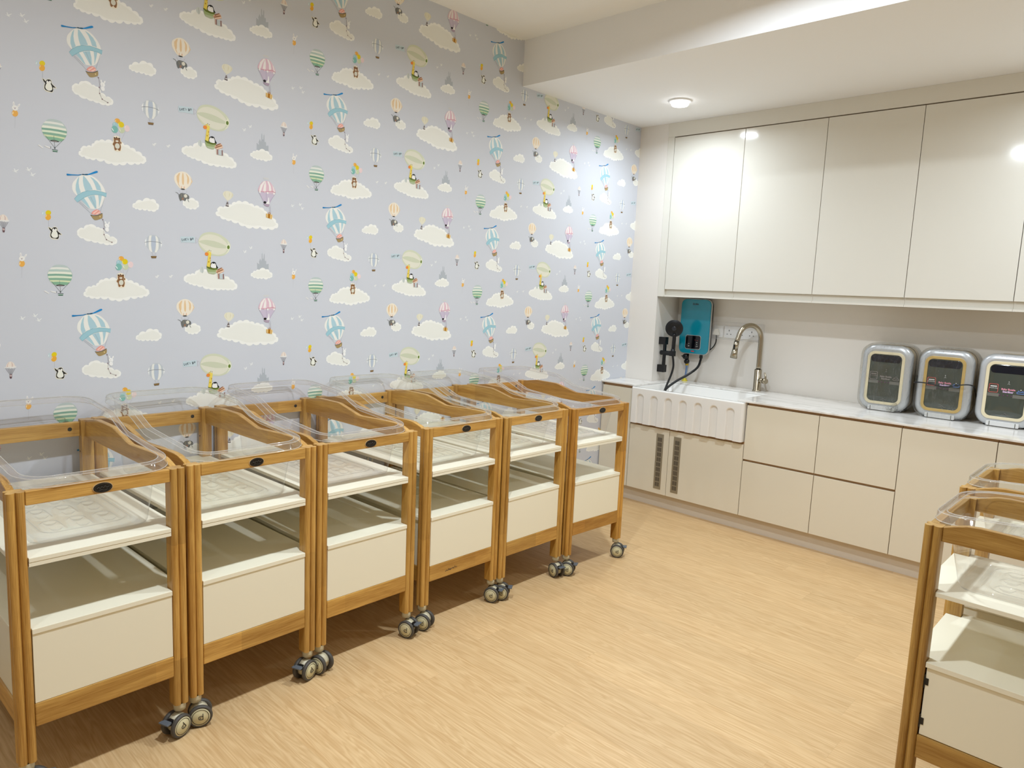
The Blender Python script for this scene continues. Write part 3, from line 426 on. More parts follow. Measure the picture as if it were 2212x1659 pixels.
(0,0,(3697,1530,3693,1580,3703,1621,3725,1655,3758,1683,3806,1700,3836,1736,3869,1757,3903,1765,3940,1761,3980,1741,4014,1776,4050,1794,4086,1799,4124,1791,4163,1767,4167,1824,4186,1869,4217,1904,4259,1929,4316,1941,4356,1983,4399,2006,4443,2013,4488,2005,4536,1977,4583,1998,4625,2001,4662,1991,4695,1968,4723,1928,4819,1975,4905,1986,4985,1970,5057,1925,5119,1845,5219,1883,5306,1886,5383,1862,5450,1811,5505,1725,5570,1734,5623,1723,5666,1697,5698,1656,5718,1596,5790,1604,5848,1591,5895,1561,5930,1515,5951,1448,6002,1432,6036,1406,6058,1371,6066,1329,6059,1277,6050,1236,6032,1206,6007,1184,5973,1171,5930,1168,5890,1136,5850,1121,5811,1120,5771,1132,5732,1162,5688,1127,5645,1111,5602,1110,5559,1123,5517,1155,5476,1125,5436,1112,5397,1113,5359,1127,5322,1158,5264,1113,5207,1094,5151,1094,5095,1113,5042,1158,4983,1115,4926,1098,4870,1100,4816,1120,4765,1166,4693,1140,4631,1140,4576,1159,4530,1196,4492,1259,4433,1226,4378,1217,4328,1225,4281,1252,4240,1301,4194,1273,4151,1265,4111,1270,4074,1289,4040,1327,3993,1315,3954,1319,3921,1334,3895,1362,3876,1404,3841,1392,3811,1391,3785,1400,3763,1419,3745,1449,3722,1457,3707,1469,3697,1486,3693,1505)),
(1,1,(3760,1523,3863,1673,4027,1709,4199,1732,4343,1886,4550,1918,4726,1875,5098,1803,5460,1698,5660,1585,5879,1456,5980,1306,5860,1210,5674,1204,5472,1197,5289,1199,5026,1198,4766,1205,4510,1286,4272,1322,4084,1345,3929,1412,3806,1451)),(93,2,(4475,2100,4480,1823,4503,1825,4499,2102)),
(94,3,(4385,2028,4406,2064,4438,2095,4470,2108,4501,2098,4532,2071,4554,2037,4562,1994,4561,1945,4552,1902,4535,1869,4510,1843,4483,1832,4451,1840,4416,1863,4391,1894,4379,1936,4377,1985)),(95,4,(4470,2082,4486,1823,4503,1825,4487,2085)),
(96,5,(4351,3242,4376,3311,4411,3385,4455,3449,4501,3496,4555,3533,4625,3563,4716,3590,4823,3609,4932,3615,5040,3606,5151,3584,5259,3551,5365,3506,5467,3449,5556,3389,5629,3328,5689,3264,5731,3198,5753,3131,5756,3062,5747,2994,5729,2927,5699,2860,5657,2799,5603,2742,5537,2690,5460,2649,5369,2621,5266,2603,5162,2596,5057,2600,4951,2613,4851,2635,4760,2663,4674,2699,4597,2744,4526,2802,4463,2869,4414,2931,4381,2982,4361,3028,4349,3076,4341,3128,4340,3183)),
(97,6,(4359,3209,4395,3277,4456,3347,4521,3405,4585,3446,4653,3476,4725,3497,4801,3510,4881,3514,4965,3509,5056,3498,5151,3478,5241,3448,5323,3405,5400,3352,5467,3297,5525,3246,5574,3193,5606,3138,5620,3076,5617,3011,5605,2950,5585,2892,5556,2838,5515,2789,5458,2747,5390,2710,5320,2683,5254,2666,5187,2658,5110,2660,5017,2673,4914,2695,4818,2725,4733,2764,4653,2810,4581,2860,4517,2914,4460,2972,4415,3031,4380,3089,4358,3148)),
(98,7,(5608,3291,5731,3164,5747,2994,5675,2817,5514,2687,5657,2885,5695,3059)),(99,8,(4359,3184,4414,3210,4504,3236,4604,3254,4706,3259,4817,3255,4927,3246,5030,3233,5132,3213,5238,3186,5364,3144,5495,3095,5588,3051,5626,3019,5626,2994,5596,2975,5532,2960,5440,2951,5340,2948,5241,2949,5136,2955,5027,2967,4912,2989,4794,3016,4686,3043,4588,3068,4501,3092,4433,3116,4384,3139,4353,3162)),
(100,9,(5751,3029,5742,2974,5716,2930,5678,2903,5637,2900,5600,2921,5575,2962,5566,3015,5576,3069,5602,3114,5639,3140,5680,3144,5717,3123,5743,3081)),(101,10,(5717,3023,5711,2985,5695,2954,5671,2936,5645,2934,5621,2949,5605,2977,5600,3014,5606,3052,5623,3083,5646,3101,5672,3103,5696,3088,5712,3059)),(102,11,(3597,3312,4186,3361,4183,3096,3886,3090,3609,3068,3587,3181)),
(103,12,(4222,3322,4219,3074,4229,3075,4232,3323)),(103,13,(4233,3313,4348,3217,4230,3086,4235,3082,4354,3217,4238,3318)),(104,14,(3634,3232,3646,3132,3692,3133,3691,3154,3665,3143,3655,3236)),(104,15,(3711,3174,3767,3198,3754,3243,3709,3223,3714,3153,3765,3153,3765,3171,3728,3165,3725,3218,3746,3226,3754,3208,3706,3191)),(104,16,(3784,3260,3799,3158,3830,3157,3827,3178,3819,3167,3804,3265)),
(104,17,(3775,3218,3832,3234,3830,3248,3773,3232)),(104,18,(3846,3276,3842,3248,3856,3247,3860,3275)),(104,19,(3910,3263,3872,3239,3908,3214,3879,3194,3889,3182,3924,3217,3888,3242,3916,3249)),(104,20,(4032,3292,3983,3276,3989,3221,4040,3235,4027,3280,4029,3203,3995,3190,4003,3172,4048,3198,4046,3285,4025,3247,4001,3238,3998,3265,4035,3273)),
(104,21,(4069,3286,4066,3234,4114,3228,4136,3275,4106,3307,4075,3294,4081,3278,4100,3289,4118,3271,4106,3243,4082,3245,4087,3286)),(105,22,(4702,2734,4784,2757,4887,2739,4877,2595,4848,2390,4854,2154,4862,2087,4682,2128,4720,2383,4748,2578)),(106,23,(4771,2642,4754,2610,4724,2588,4687,2580,4650,2588,4622,2609,4606,2640,4607,2674,4625,2706,4655,2728,4692,2736,4728,2729,4757,2707,4772,2676)),
(105,24,(4801,2757,4807,2816,4790,2817,4784,2758)),(105,25,(4861,2752,4875,2808,4859,2811,4844,2754)),(107,26,(4819,2826,4818,2820,4813,2814,4806,2811,4798,2810,4791,2813,4787,2818,4785,2824,4787,2831,4792,2836,4799,2840,4806,2840,4813,2838,4818,2833)),
(108,27,(4886,2806,4884,2799,4880,2794,4874,2790,4867,2790,4861,2792,4857,2797,4855,2804,4857,2810,4861,2816,4867,2819,4874,2820,4880,2817,4885,2812)),(109,28,(4798,2328,4795,2314,4787,2301,4776,2294,4764,2293,4753,2299,4746,2311,4743,2325,4746,2340,4754,2352,4765,2359,4777,2360,4788,2354,4795,2343)),
(110,29,(4853,2492,4851,2471,4845,2454,4836,2445,4827,2444,4819,2453,4814,2469,4812,2489,4814,2510,4820,2527,4828,2536,4838,2537,4846,2528,4851,2512)),(111,30,(4862,2391,4861,2381,4857,2372,4851,2367,4845,2367,4840,2371,4836,2379,4835,2390,4836,2400,4840,2408,4846,2413,4852,2414,4857,2409,4861,2401)),
(105,31,(4795,2783,4790,2774,4778,2766,4760,2761,4740,2759,4723,2762,4710,2768,4706,2777,4711,2786,4723,2794,4741,2799,4761,2800,4778,2797,4791,2791)),
(112,32,(4837,2179,4841,2211,4848,2244,4864,2273,4893,2300,4931,2324,4968,2338,5005,2339,5042,2329,5072,2310,5090,2281,5100,2242,5114,2202,5140,2161,5170,2120,5183,2087,5174,2065,5149,2053,5104,2049,5021,2053,4919,2067,4845,2086,4822,2113,4828,2146)),
(113,33,(4863,2197,4876,2228,4895,2258,4916,2276,4938,2275,4962,2262,4985,2254,5006,2262,5027,2274,5045,2275,5063,2257,5078,2227,5088,2192,5094,2149,5096,2100,5086,2065,5060,2052,5022,2053,4982,2059,4939,2069,4894,2084,4862,2104,4852,2132,4855,2165)),(20,34,(4915,2217,4950,2219,4950,2229,4915,2227)),(20,35,(5010,2205,5039,2207,5040,2217,5010,2215)),
(114,36,(4674,2128,4844,2069,5017,2044,5147,2059,5146,1965,5066,1825,4979,1796,4773,1828,4706,1927)),(115,37,(4674,2136,4827,2085,5017,2064,5153,2085,5138,2016,4982,1991,4775,2015,4682,2077)),(116,38,(4714,1893,5120,1913,5049,1824,4979,1796,4773,1828)),(117,39,(5068,1927,5173,2035,5349,2113,5419,2039,5454,1946,5259,1843,5145,1837)),(118,40,(5138,1999,5332,2112,5358,2087,5155,1957)),
(119,41,(5102,1912,5384,2037,5410,2004,5137,1871)),(120,42,(5145,1863,5436,1988,5445,1963,5162,1838)),(121,43,(5162,1838,5452,1835,5468,1603,5169,1616)),(122,44,(5180,1830,5241,1833,5242,1614,5186,1617)),(122,45,(5382,1831,5444,1829,5441,1605,5388,1608)),(123,46,(5154,1829,5180,1830,5186,1617,5165,1616)),
(124,0,(6326,2940,6372,2917,6412,2871,6464,2950,6497,2943,6472,2863,6509,2860,6445,2835,6389,2796,6389,2845)),(124,1,(6603,3134,6650,3111,6690,3065,6743,3145,6777,3138,6752,3058,6789,3055,6724,3029,6668,2990,6668,3039)),
(0,0,(3708,-608,3706,-563,3717,-530,3739,-507,3770,-493,3814,-491,3830,-441,3856,-411,3889,-394,3929,-392,3977,-409,4034,-362,4087,-344,4139,-349,4188,-377,4234,-434,4293,-437,4335,-455,4363,-487,4377,-530,4374,-590,4388,-633,4385,-668,4371,-696,4344,-718,4301,-732,4274,-782,4241,-810,4203,-822,4161,-816,4112,-789,4081,-825,4049,-841,4016,-843,3982,-830,3948,-799,3906,-813,3872,-810,3844,-796,3823,-769,3810,-726,3766,-724,3735,-709,3715,-685,3705,-652)),
(1,1,(3727,-609,3826,-506,3980,-435,4222,-457,4353,-594,4285,-719,4107,-769,3953,-777,3823,-713)),(125,2,(3552,-95,3607,-211,3616,-207,3561,-90)),(125,3,(3881,-90,3826,-207,3834,-211,3889,-94)),(126,4,(3712,-80,3710,-209,3719,-209,3721,-80)),
(127,5,(3734,689,3790,685,3846,671,3901,646,3959,605,4017,551,4061,497,4085,444,4096,390,4093,333,4078,271,4050,207,4009,144,3950,77,3879,12,3809,-33,3747,-53,3686,-53,3626,-34,3562,10,3499,74,3447,139,3410,200,3384,262,3371,324,3371,387,3383,451,3408,509,3452,559,3510,604,3569,639,3623,665,3679,682)),(128,6,(3580,616,3509,464,3495,302,3526,140,3615,1,3561,152,3472,302,3468,464)),
(128,7,(3729,654,3753,577,3771,445,3774,320,3767,212,3752,158,3732,142,3710,157,3692,211,3684,319,3686,444,3705,576)),(128,8,(3614,628,3604,556,3577,442,3576,344,3574,256,3553,189,3527,163,3500,215,3479,302,3472,394,3487,487,3553,581)),(128,9,(3854,622,3907,578,3968,495,3986,415,3984,331,3959,237,3928,178,3910,223,3900,307,3907,387,3910,471,3876,564)),
(128,10,(4038,508,4128,333,3997,109,4086,333)),(129,11,(3638,1,3667,106,3688,1)),(129,12,(3741,1,3777,107,3803,13)),(31,13,(3809,-36,3800,-46,3774,-54,3737,-59,3697,-59,3660,-55,3635,-46,3626,-36,3635,-26,3661,-18,3697,-13,3738,-13,3775,-17,3800,-26)),
(130,14,(3553,-291,3574,-261,3602,-231,3634,-209,3668,-198,3706,-195,3749,-197,3803,-203,3862,-215,3910,-233,3943,-260,3966,-293,3978,-327,3977,-361,3966,-396,3954,-421,3939,-428,3924,-425,3919,-433,3935,-466,3961,-511,3975,-539,3967,-540,3948,-526,3929,-503,3915,-466,3900,-420,3885,-397,3865,-416,3844,-457,3825,-491,3812,-510,3802,-522,3790,-526,3776,-518,3762,-502,3744,-490,3722,-486,3698,-485,3676,-490,3658,-505,3644,-525,3629,-537,3614,-534,3598,-523,3584,-501,3569,-463,3554,-415,3545,-372,3541,-342,3543,-316)),
(131,15,(3703,-197,3738,-197,3792,-397,3757,-408)),(132,16,(3898,-303,3890,-336,3870,-362,3842,-376,3812,-376,3784,-362,3765,-335,3759,-303,3766,-270,3786,-244,3814,-230,3845,-230,3872,-244,3891,-270)),(133,17,(3666,-396,3746,-385,3733,-490,3671,-490)),(130,18,(3560,-285,3503,-213,3421,-189,3416,-206,3492,-228,3546,-297)),(134,19,(3628,-234,3660,-374,3672,-371,3640,-231)),
(0,0,(5099,-888,5103,-850,5117,-823,5139,-804,5167,-792,5206,-792,5181,-758,5171,-725,5174,-693,5189,-663,5220,-634,5258,-589,5300,-565,5345,-558,5392,-568,5443,-599,5475,-556,5511,-531,5551,-522,5595,-527,5644,-552,5657,-498,5683,-460,5719,-436,5764,-424,5821,-430,5840,-371,5871,-332,5912,-307,5963,-298,6025,-308,6075,-253,6129,-225,6186,-217,6245,-231,6308,-271,6380,-220,6450,-200,6518,-205,6584,-235,6647,-296,6710,-275,6765,-275,6812,-293,6853,-328,6884,-385,6942,-346,6997,-332,7050,-338,7102,-362,7151,-411,7212,-397,7264,-402,7307,-422,7342,-458,7366,-514,7431,-533,7475,-565,7502,-606,7513,-656,7502,-720,7581,-692,7650,-692,7710,-713,7762,-755,7804,-826,7865,-840,7908,-867,7935,-904,7949,-950,7942,-1009,7989,-1018,8022,-1036,8044,-1063,8056,-1097,8054,-1141,8045,-1194,8022,-1231,7988,-1256,7944,-1269,7887,-1267,7827,-1327,7764,-1357,7698,-1363,7628,-1346,7555,-1298,7471,-1361,7388,-1385,7306,-1381,7226,-1347,7148,-1276,7087,-1342,7021,-1376,6952,-1384,6879,-1368,6800,-1318,6724,-1376,6649,-1398,6575,-1394,6503,-1362,6432,-1297,6349,-1325,6278,-1323,6216,-1299,6163,-1253,6122,-1177,6043,-1219,5972,-1230,5906,-1216,5845,-1178,5790,-1108,5737,-1148,5685,-1163,5635,-1159,5586,-1137,5538,-1091,5471,-1113,5413,-1110,5364,-1090,5322,-1051,5290,-988,5234,-1001,5188,-995,5150,-975,5119,-940)),
(1,1,(5180,-879,5280,-794,5294,-655,5504,-625,5693,-583,5860,-476,6053,-369,6319,-337,6637,-360,6860,-438,7110,-461,7312,-552,7439,-733,7723,-827,7852,-987,7957,-1103,7800,-1214,7490,-1241,7108,-1221,6781,-1259,6435,-1240,6144,-1134,5832,-1073,5594,-1058,5360,-967)),
(135,2,(5650,138,5710,133,5773,119,5825,98,5864,67,5891,29,5901,-12,5888,-56,5859,-103,5823,-148,5783,-190,5738,-230,5696,-258,5666,-271,5639,-271,5609,-258,5567,-226,5522,-181,5485,-136,5459,-95,5441,-54,5436,-14,5446,26,5468,64,5499,95,5542,118,5595,132)),(136,3,(5562,108,5536,-14,5584,-160,5498,-38,5524,83)),(136,4,(5712,109,5761,-13,5697,-160,5711,-13)),
(136,5,(5825,85,5901,-12,5798,-160,5850,-12)),(137,6,(5626,-257,5621,-330,5651,-332,5656,-259)),(138,7,(5608,-336,5666,-336,5694,-540,5544,-527)),(139,8,(5594,-434,5675,-434,5682,-491,5574,-490)),(140,9,(5600,-390,5670,-390,5670,-371,5600,-370)),(141,10,(7599,923,7585,900,7543,882,7483,871,7417,869,7358,877,7317,894,7302,915,7317,938,7358,956,7417,967,7483,969,7543,961,7585,944)),
(142,11,(7086,308,7887,317,7612,-209,7340,-209)),(143,12,(7079,266,7333,-111,7347,-103,7093,274)),(143,13,(7894,296,7605,-128,7619,-136,7908,287)),(143,14,(7449,274,7454,-133,7470,-132,7465,274)),
(144,15,(7464,818,7525,821,7583,810,7640,784,7698,739,7755,679,7804,610,7860,523,7908,428,7901,356,7805,324,7655,315,7503,313,7349,304,7192,302,7086,320,7058,373,7079,447,7113,522,7152,598,7203,676,7261,738,7326,779,7396,805)),(145,16,(7342,791,7180,599,7113,346,7166,233,7206,347,7288,575,7409,792)),(145,17,(7423,810,7342,601,7301,348,7436,350,7450,603)),
(145,18,(7504,812,7585,606,7599,377,7708,379,7681,607,7586,796)),(145,19,(7627,784,7763,609,7818,380,7887,355,7818,572)),(146,20,(7072,312,7314,294,7560,343,7722,383,7912,334,7917,352,7722,401,7556,360,7313,312,7074,329)),(147,21,(7193,284,7179,248,7147,233,7115,247,7102,283,7115,319,7148,334,7180,319)),(147,22,(7571,288,7558,252,7525,237,7492,251,7479,287,7492,323,7525,338,7558,324)),
(147,23,(7884,291,7870,255,7837,240,7804,254,7790,290,7804,327,7837,342,7870,327)),(148,24,(7414,299,7404,270,7381,258,7358,270,7349,298,7359,327,7381,339,7404,327)),(148,25,(7659,302,7649,273,7626,261,7603,272,7593,301,7603,330,7626,342,7649,330)),(148,26,(7768,303,7759,274,7735,262,7712,273,7703,302,7712,331,7736,343,7759,332)),
(149,27,(7326,-209,7355,-208,7400,-216,7448,-222,7505,-215,7566,-205,7606,-209,7612,-242,7596,-289,7571,-324,7536,-334,7491,-332,7448,-323,7407,-311,7368,-292,7340,-272,7323,-249,7317,-225)),(31,28,(7459,-153,7452,-177,7432,-197,7404,-207,7373,-207,7345,-197,7325,-177,7318,-153,7325,-129,7345,-109,7373,-98,7404,-98,7433,-109,7452,-129)),
(150,29,(7435,-196,7450,-167,7494,-126,7530,-81,7542,-28,7547,30,7552,72,7563,89,7575,89,7585,72,7591,31,7595,-27,7598,-81,7605,-129,7611,-174,7598,-204,7546,-215,7476,-211)),(151,30,(7592,-312,7619,-580,7630,-579,7603,-311)),(151,31,(7647,-260,7666,-581,7677,-580,7658,-260)),(152,32,(7434,-642,7749,-671,7762,-761,7721,-876,7447,-821)),(153,33,(7535,-643,7652,-644,7638,-850,7523,-835)),
(154,34,(7465,-655,7459,-821,7478,-822,7484,-656)),(154,35,(7698,-683,7684,-862,7703,-864,7717,-684)),(155,36,(7567,-645,7567,-601,7646,-601,7650,-658,7671,-656,7659,-585,7557,-583,7546,-642)),
(156,0,(7004,2086,7005,2379,6986,2414,7024,2407,7062,2383,7090,2366,7109,2332,7110,2439,7091,2455,7123,2528,7158,2619,7192,2532,7215,2498,7230,2606,7231,2802,7254,2892,7273,2804,7276,2627,7320,2611,7334,2790,7355,2863,7374,2793,7378,2543,7416,2510,7435,2547,7455,2476,7454,2369,7503,2372,7532,2391,7571,2393,7570,2115)),
(0,1,(6692,1850,6694,1887,6706,1914,6727,1933,6756,1943,6796,1943,6807,1990,6829,2021,6859,2040,6898,2048,6947,2039,6970,2080,6998,2103,7030,2114,7067,2111,7108,2092,7166,2159,7226,2193,7290,2202,7356,2185,7425,2134,7491,2149,7542,2142,7580,2119,7607,2079,7619,2018,7681,2014,7724,1995,7751,1963,7763,1920,7755,1862,7755,1825,7744,1799,7725,1780,7697,1769,7657,1767,7642,1745,7624,1732,7604,1728,7583,1731,7560,1745,7509,1695,7459,1673,7409,1671,7358,1689,7308,1734,7274,1700,7239,1685,7205,1683,7170,1696,7136,1727,7094,1693,7054,1679,7016,1681,6980,1699,6946,1737,6904,1717,6869,1714,6839,1723,6813,1745,6795,1784,6759,1776,6732,1781,6711,1794,6697,1816)),
(1,2,(6723,1852,6820,1934,6962,2019,7114,2066,7412,2104,7594,2002,7722,1865,7630,1782,7539,1762,7302,1752,7140,1745,6961,1753,6820,1794))]
def wallpaper():
    me = bpy.data.meshes.new('wall_left')
    PU, PV, WY0, WZ0 = 1.0960, .5321, -4.0412, 1.3277
    vs = [(-.1, YR - .1, 0), (0, YR - .1, 0), (0, 0.0, 0), (-.1, 0.0, 0), (-.1, YR - .1, ZC), (0, YR - .1, ZC), (0, 0.0, ZC), (-.1, 0.0, ZC)]
    fs = [(0, 3, 2, 1), (4, 5, 6, 7), (0, 1, 5, 4), (1, 2, 6, 5), (2, 3, 7, 6), (3, 0, 4, 7)]; cols = [lin((208, 211, 218))] * 6
    bm = bmesh.new()
    lay = bm.loops.layers.float_color.new('print')
    bv = [bm.verts.new(v) for v in vs]
    for f in fs:
        fc = bm.faces.new([bv[i] for i in f])
        for l in fc.loops: l[lay] = lin((208, 211, 218))
    pal = [lin(c) for c in WPC]
    b2 = bmesh.new(); lay2 = b2.loops.layers.float_color.new('print')
    for i in range(-3, 5):
        for j in range(-4, 4):
            for c, ly, p in WPS:
                ys = [WY0 + i * PU + a * 1e-4 for a in p[::2]]; zs = [WZ0 + j * PV + a * 1e-4 for a in p[1::2]]
                if max(ys) < YR or min(ys) > YU or max(zs) < .0 or min(zs) > ZC: continue
                if min(ys) > YB and min(zs) > ZS: continue
                x = .0002 + ly * .00004
                v = [b2.verts.new((x, a, b)) for a, b in zip(ys, zs)]
                try: f = b2.faces.new(v)
                except ValueError: continue
                for l in f.loops: l[lay2] = pal[c]
    bmesh.ops.recalc_face_normals(b2, faces=b2.faces)
    for co, no in (((0, YU, 0), (0, 1, 0)), ((0, YR, 0), (0, -1, 0)), ((0, 0, ZC), (0, 0, 1)), ((0, 0, 0), (0, 0, -1))):
        bmesh.ops.bisect_plane(b2, geom=b2.verts[:] + b2.edges[:] + b2.faces[:], plane_co=co, plane_no=no, clear_outer=True)
    bmesh.ops.triangulate(b2, faces=b2.faces[:], ngon_method='EAR_CLIP')
    for f in b2.faces:
        if f.normal.x < 0: f.normal_flip()
    m2 = bpy.data.meshes.new('tmp'); b2.to_mesh(m2); b2.free(); bm.from_mesh(m2)
    bm.to_mesh(me); bm.free(); bpy.data.meshes.remove(m2)
    m = bpy.data.materials.new('printed_wallpaper'); m.use_nodes = True; nt = m.node_tree; L = nt.links.new
    b = nt.nodes['Principled BSDF']; b.inputs['Roughness'].default_value = .55; b.inputs['Specular IOR Level'].default_value = .3
    at = N(nt, 'ShaderNodeAttribute', attribute_name='print'); L(at.outputs['Color'], b.inputs['Base Color'])
    tc = N(nt, 'ShaderNodeTexCoord'); n1 = N(nt, 'ShaderNodeTexNoise'); n1.inputs['Scale'].default_value = 700; n1.inputs['Detail'].default_value = 2; L(tc.outputs['Object'], n1.inputs['Vector'])
    bp = N(nt, 'ShaderNodeBump'); bp.inputs['Strength'].default_value = .12; bp.inputs['Distance'].default_value = .0006; L(n1.outputs['Fac'], bp.inputs['Height']); L(bp.outputs[0], b.inputs['Normal'])
    me.materials.append(m)
    o = bpy.data.objects.new('wall_left', me); C.objects.link(o); return struct(o)
wallpaper()

# ---------------------------------------------------------------- ceiling downlights
M_EMIT = mat('lamp_lens', (255, 255, 250), .4, emit=(250, 252, 255), es=14)
M_TRIMW = mat('white_lamp_trim', (245, 245, 244), .35, emit=None)
LL = ['round white downlight in the soffit above the sink, left end of the wall cabinets', 'added unseen round white downlight in the soffit at the right wall end', 'added unseen round white ceiling downlight nearest the bulkhead', 'round white ceiling downlight in the middle of the room', 'added unseen round white ceiling downlight near the rear wall']
for (x, y, z, W), lb in zip(LAMPS, LL):
    t = empty('ceiling_downlight', (x, y, z), 0, lb, 'ceiling light', 'recessed ceiling downlights')
    mb = MB(); mb.lathe([(.072, 0), (.074, -.004), (.070, -.008), (.060, -.010), (.056, -.010)], M_TRIMW, n=40); mb.build('trim_ring', t)
    mb = MB(); mb.lathe([(.056, -.008), (.055, -.022), (.050, -.030), (.0, -.031)], M_EMIT, n=40); mb.build('lens', t)
    ld = bpy.data.lights.new('downlight_glow', 'AREA'); ld.shape = 'DISK'; ld.size = .11; ld.energy = W; ld.color = (.90, 1.01, 1.12); ld.spread = math.radians(165)
    lo = bpy.data.objects.new('downlight_glow', ld); C.objects.link(lo); lo.location = (0, 0, -.034); lo.parent = t

# ---------------------------------------------------------------- bassinet carts
D, CW, CT, CB, LW = .865, .4724, .898, .110, .045
HD, HW = D / 2, CW / 2
def leg_poly(sx, sy):
    """lobed post section; outer corner at (sx*HD, sy*HW); three half-round lobes on the outside"""
    r = .0112; pts = []
    def arc(cx, cy, a0, a1, n=7):
        for i in range(n + 1):
            a = math.radians(a0 + (a1 - a0) * i / n); pts.append((cx + r * math.cos(a), cy + r * math.sin(a)))
    # local quarter: outside faces are +x and +y, size LW
    pts.append((0, 0)); pts.append((LW - r, 0))
    arc(LW - r, r, -90, 80); arc(LW - r, 3 * r + .0004, -80, 168, 12)
    arc(LW - 3 * r - .0004, LW - r, 12, 180); pts.append((0, LW - r))
    out = [(sx * (HD - LW + a), sy * (HW - LW + b)) for a, b in pts]
    return out if sx * sy > 0 else out[::-1]
def side_profile():
    """upper side rail: outline in (x forward, z)"""
    top = [(.045, .898), (.07, .906), (.10, .914), (.13, .9165), (.20, .9155), (.30, .911), (.375, .908), (.39, .909), (.405, .912), (.53, .940), (.545, .9425), (.56, .943), (.71, .943), (.76, .936), (.82, .926)]
    return [(HD - d_, z) for d_, z in top] + [(HD - .82, .857), (HD - .045, .857)]
M_B = mat('dark_bolt', (52, 50, 40), .4, metal=.5)

def make_wheel():
    mb = MB()
    T = Matrix()
    mb.lathe([(.0, -.0075), (.028, -.0075), (.0345, -.0075), (.0375, -.005), (.0385, 0), (.0375, .005), (.0345, .0075), (.0295, .0078), (.0295, .0070)], M_RUB, axis=(0, 1, 0), n=32)
    mb.lathe([(.0305, .0068), (.0298, .0080), (.0, .0088)], M_CAP, axis=(0, 1, 0), n=32)
    mb.lathe([(.0262, .0081), (.0268, .0087), (.0256, .0089), (.0250, .0083)], M_DK, axis=(0, 1, 0), n=32)
    # the letter b on the cap
    mb.tube([(-.008, .0092, .012), (-.008, .0092, -.009)], .0011, M_DK, n=5, smooth_path=1)
    mb.tube([(-.008, .0092, .001), (-.002, .0092, .004), (.005, .0092, .001), (.005, .0092, -.006), (-.002, .0092, -.009), (-.008, .0092, -.009)], .0011, M_DK, n=5)
    mb.tube([(-.002, .0092, .0), (.002, .0092, -.003), (-.002, .0092, -.005)], .0006, M_DK, n=4)
    return mb
def make_caster(parent, x, y, rz):
    """twin-wheel swivel caster; wheels trail behind the stem"""
    mb = MB()
    mb.lathe([(.019, 0), (.019, -.012), (.018, -.024), (.0, -.025)], M_HOUS, n=20)
    mb.prism([(-.004 + .03 * math.cos(a) * 1.0 + .014, -.0675 + .032 * math.sin(a)) for a in [i * PI / 10 for i in range(0, 11)]] + [(-.020, -.060), (.012, -.0725)], -.0125, .0125, M_HOUS, axis='y', smooth=True)
    mb.cyl((.014, -.028, -.0712), (.014, .028, -.0712), .006, M_HOUS)
    mb.cyl((.014, -.0138, -.0712), (.014, .0138, -.0712), .0235, M_HOUS, n=24)
    c = mb.build('caster', parent, (x, y, CB - .0002), rz)
    w_ = make_wheel().build('wheel', c, (.014, .0215, -.0712)); w2 = w_.copy(); C.objects.link(w2); w2.parent = c; w2.location = (.014, -.0215, -.0712); w2.rotation_euler = (0, 0, PI)
    w_.rotation_euler = (0, .6, 0)
    mb = MB(); mb.box(.045, .062, -.016, .016, -.050, -.043, M_PED); mb.box(.030, .048, -.010, .010, -.060, -.044, M_BLK); mb.box(.052, .066, -.020, .020, -.0485, -.0435, M_PED)
    mb.build('brake_pedal', c, bevel=.0015)
    return c

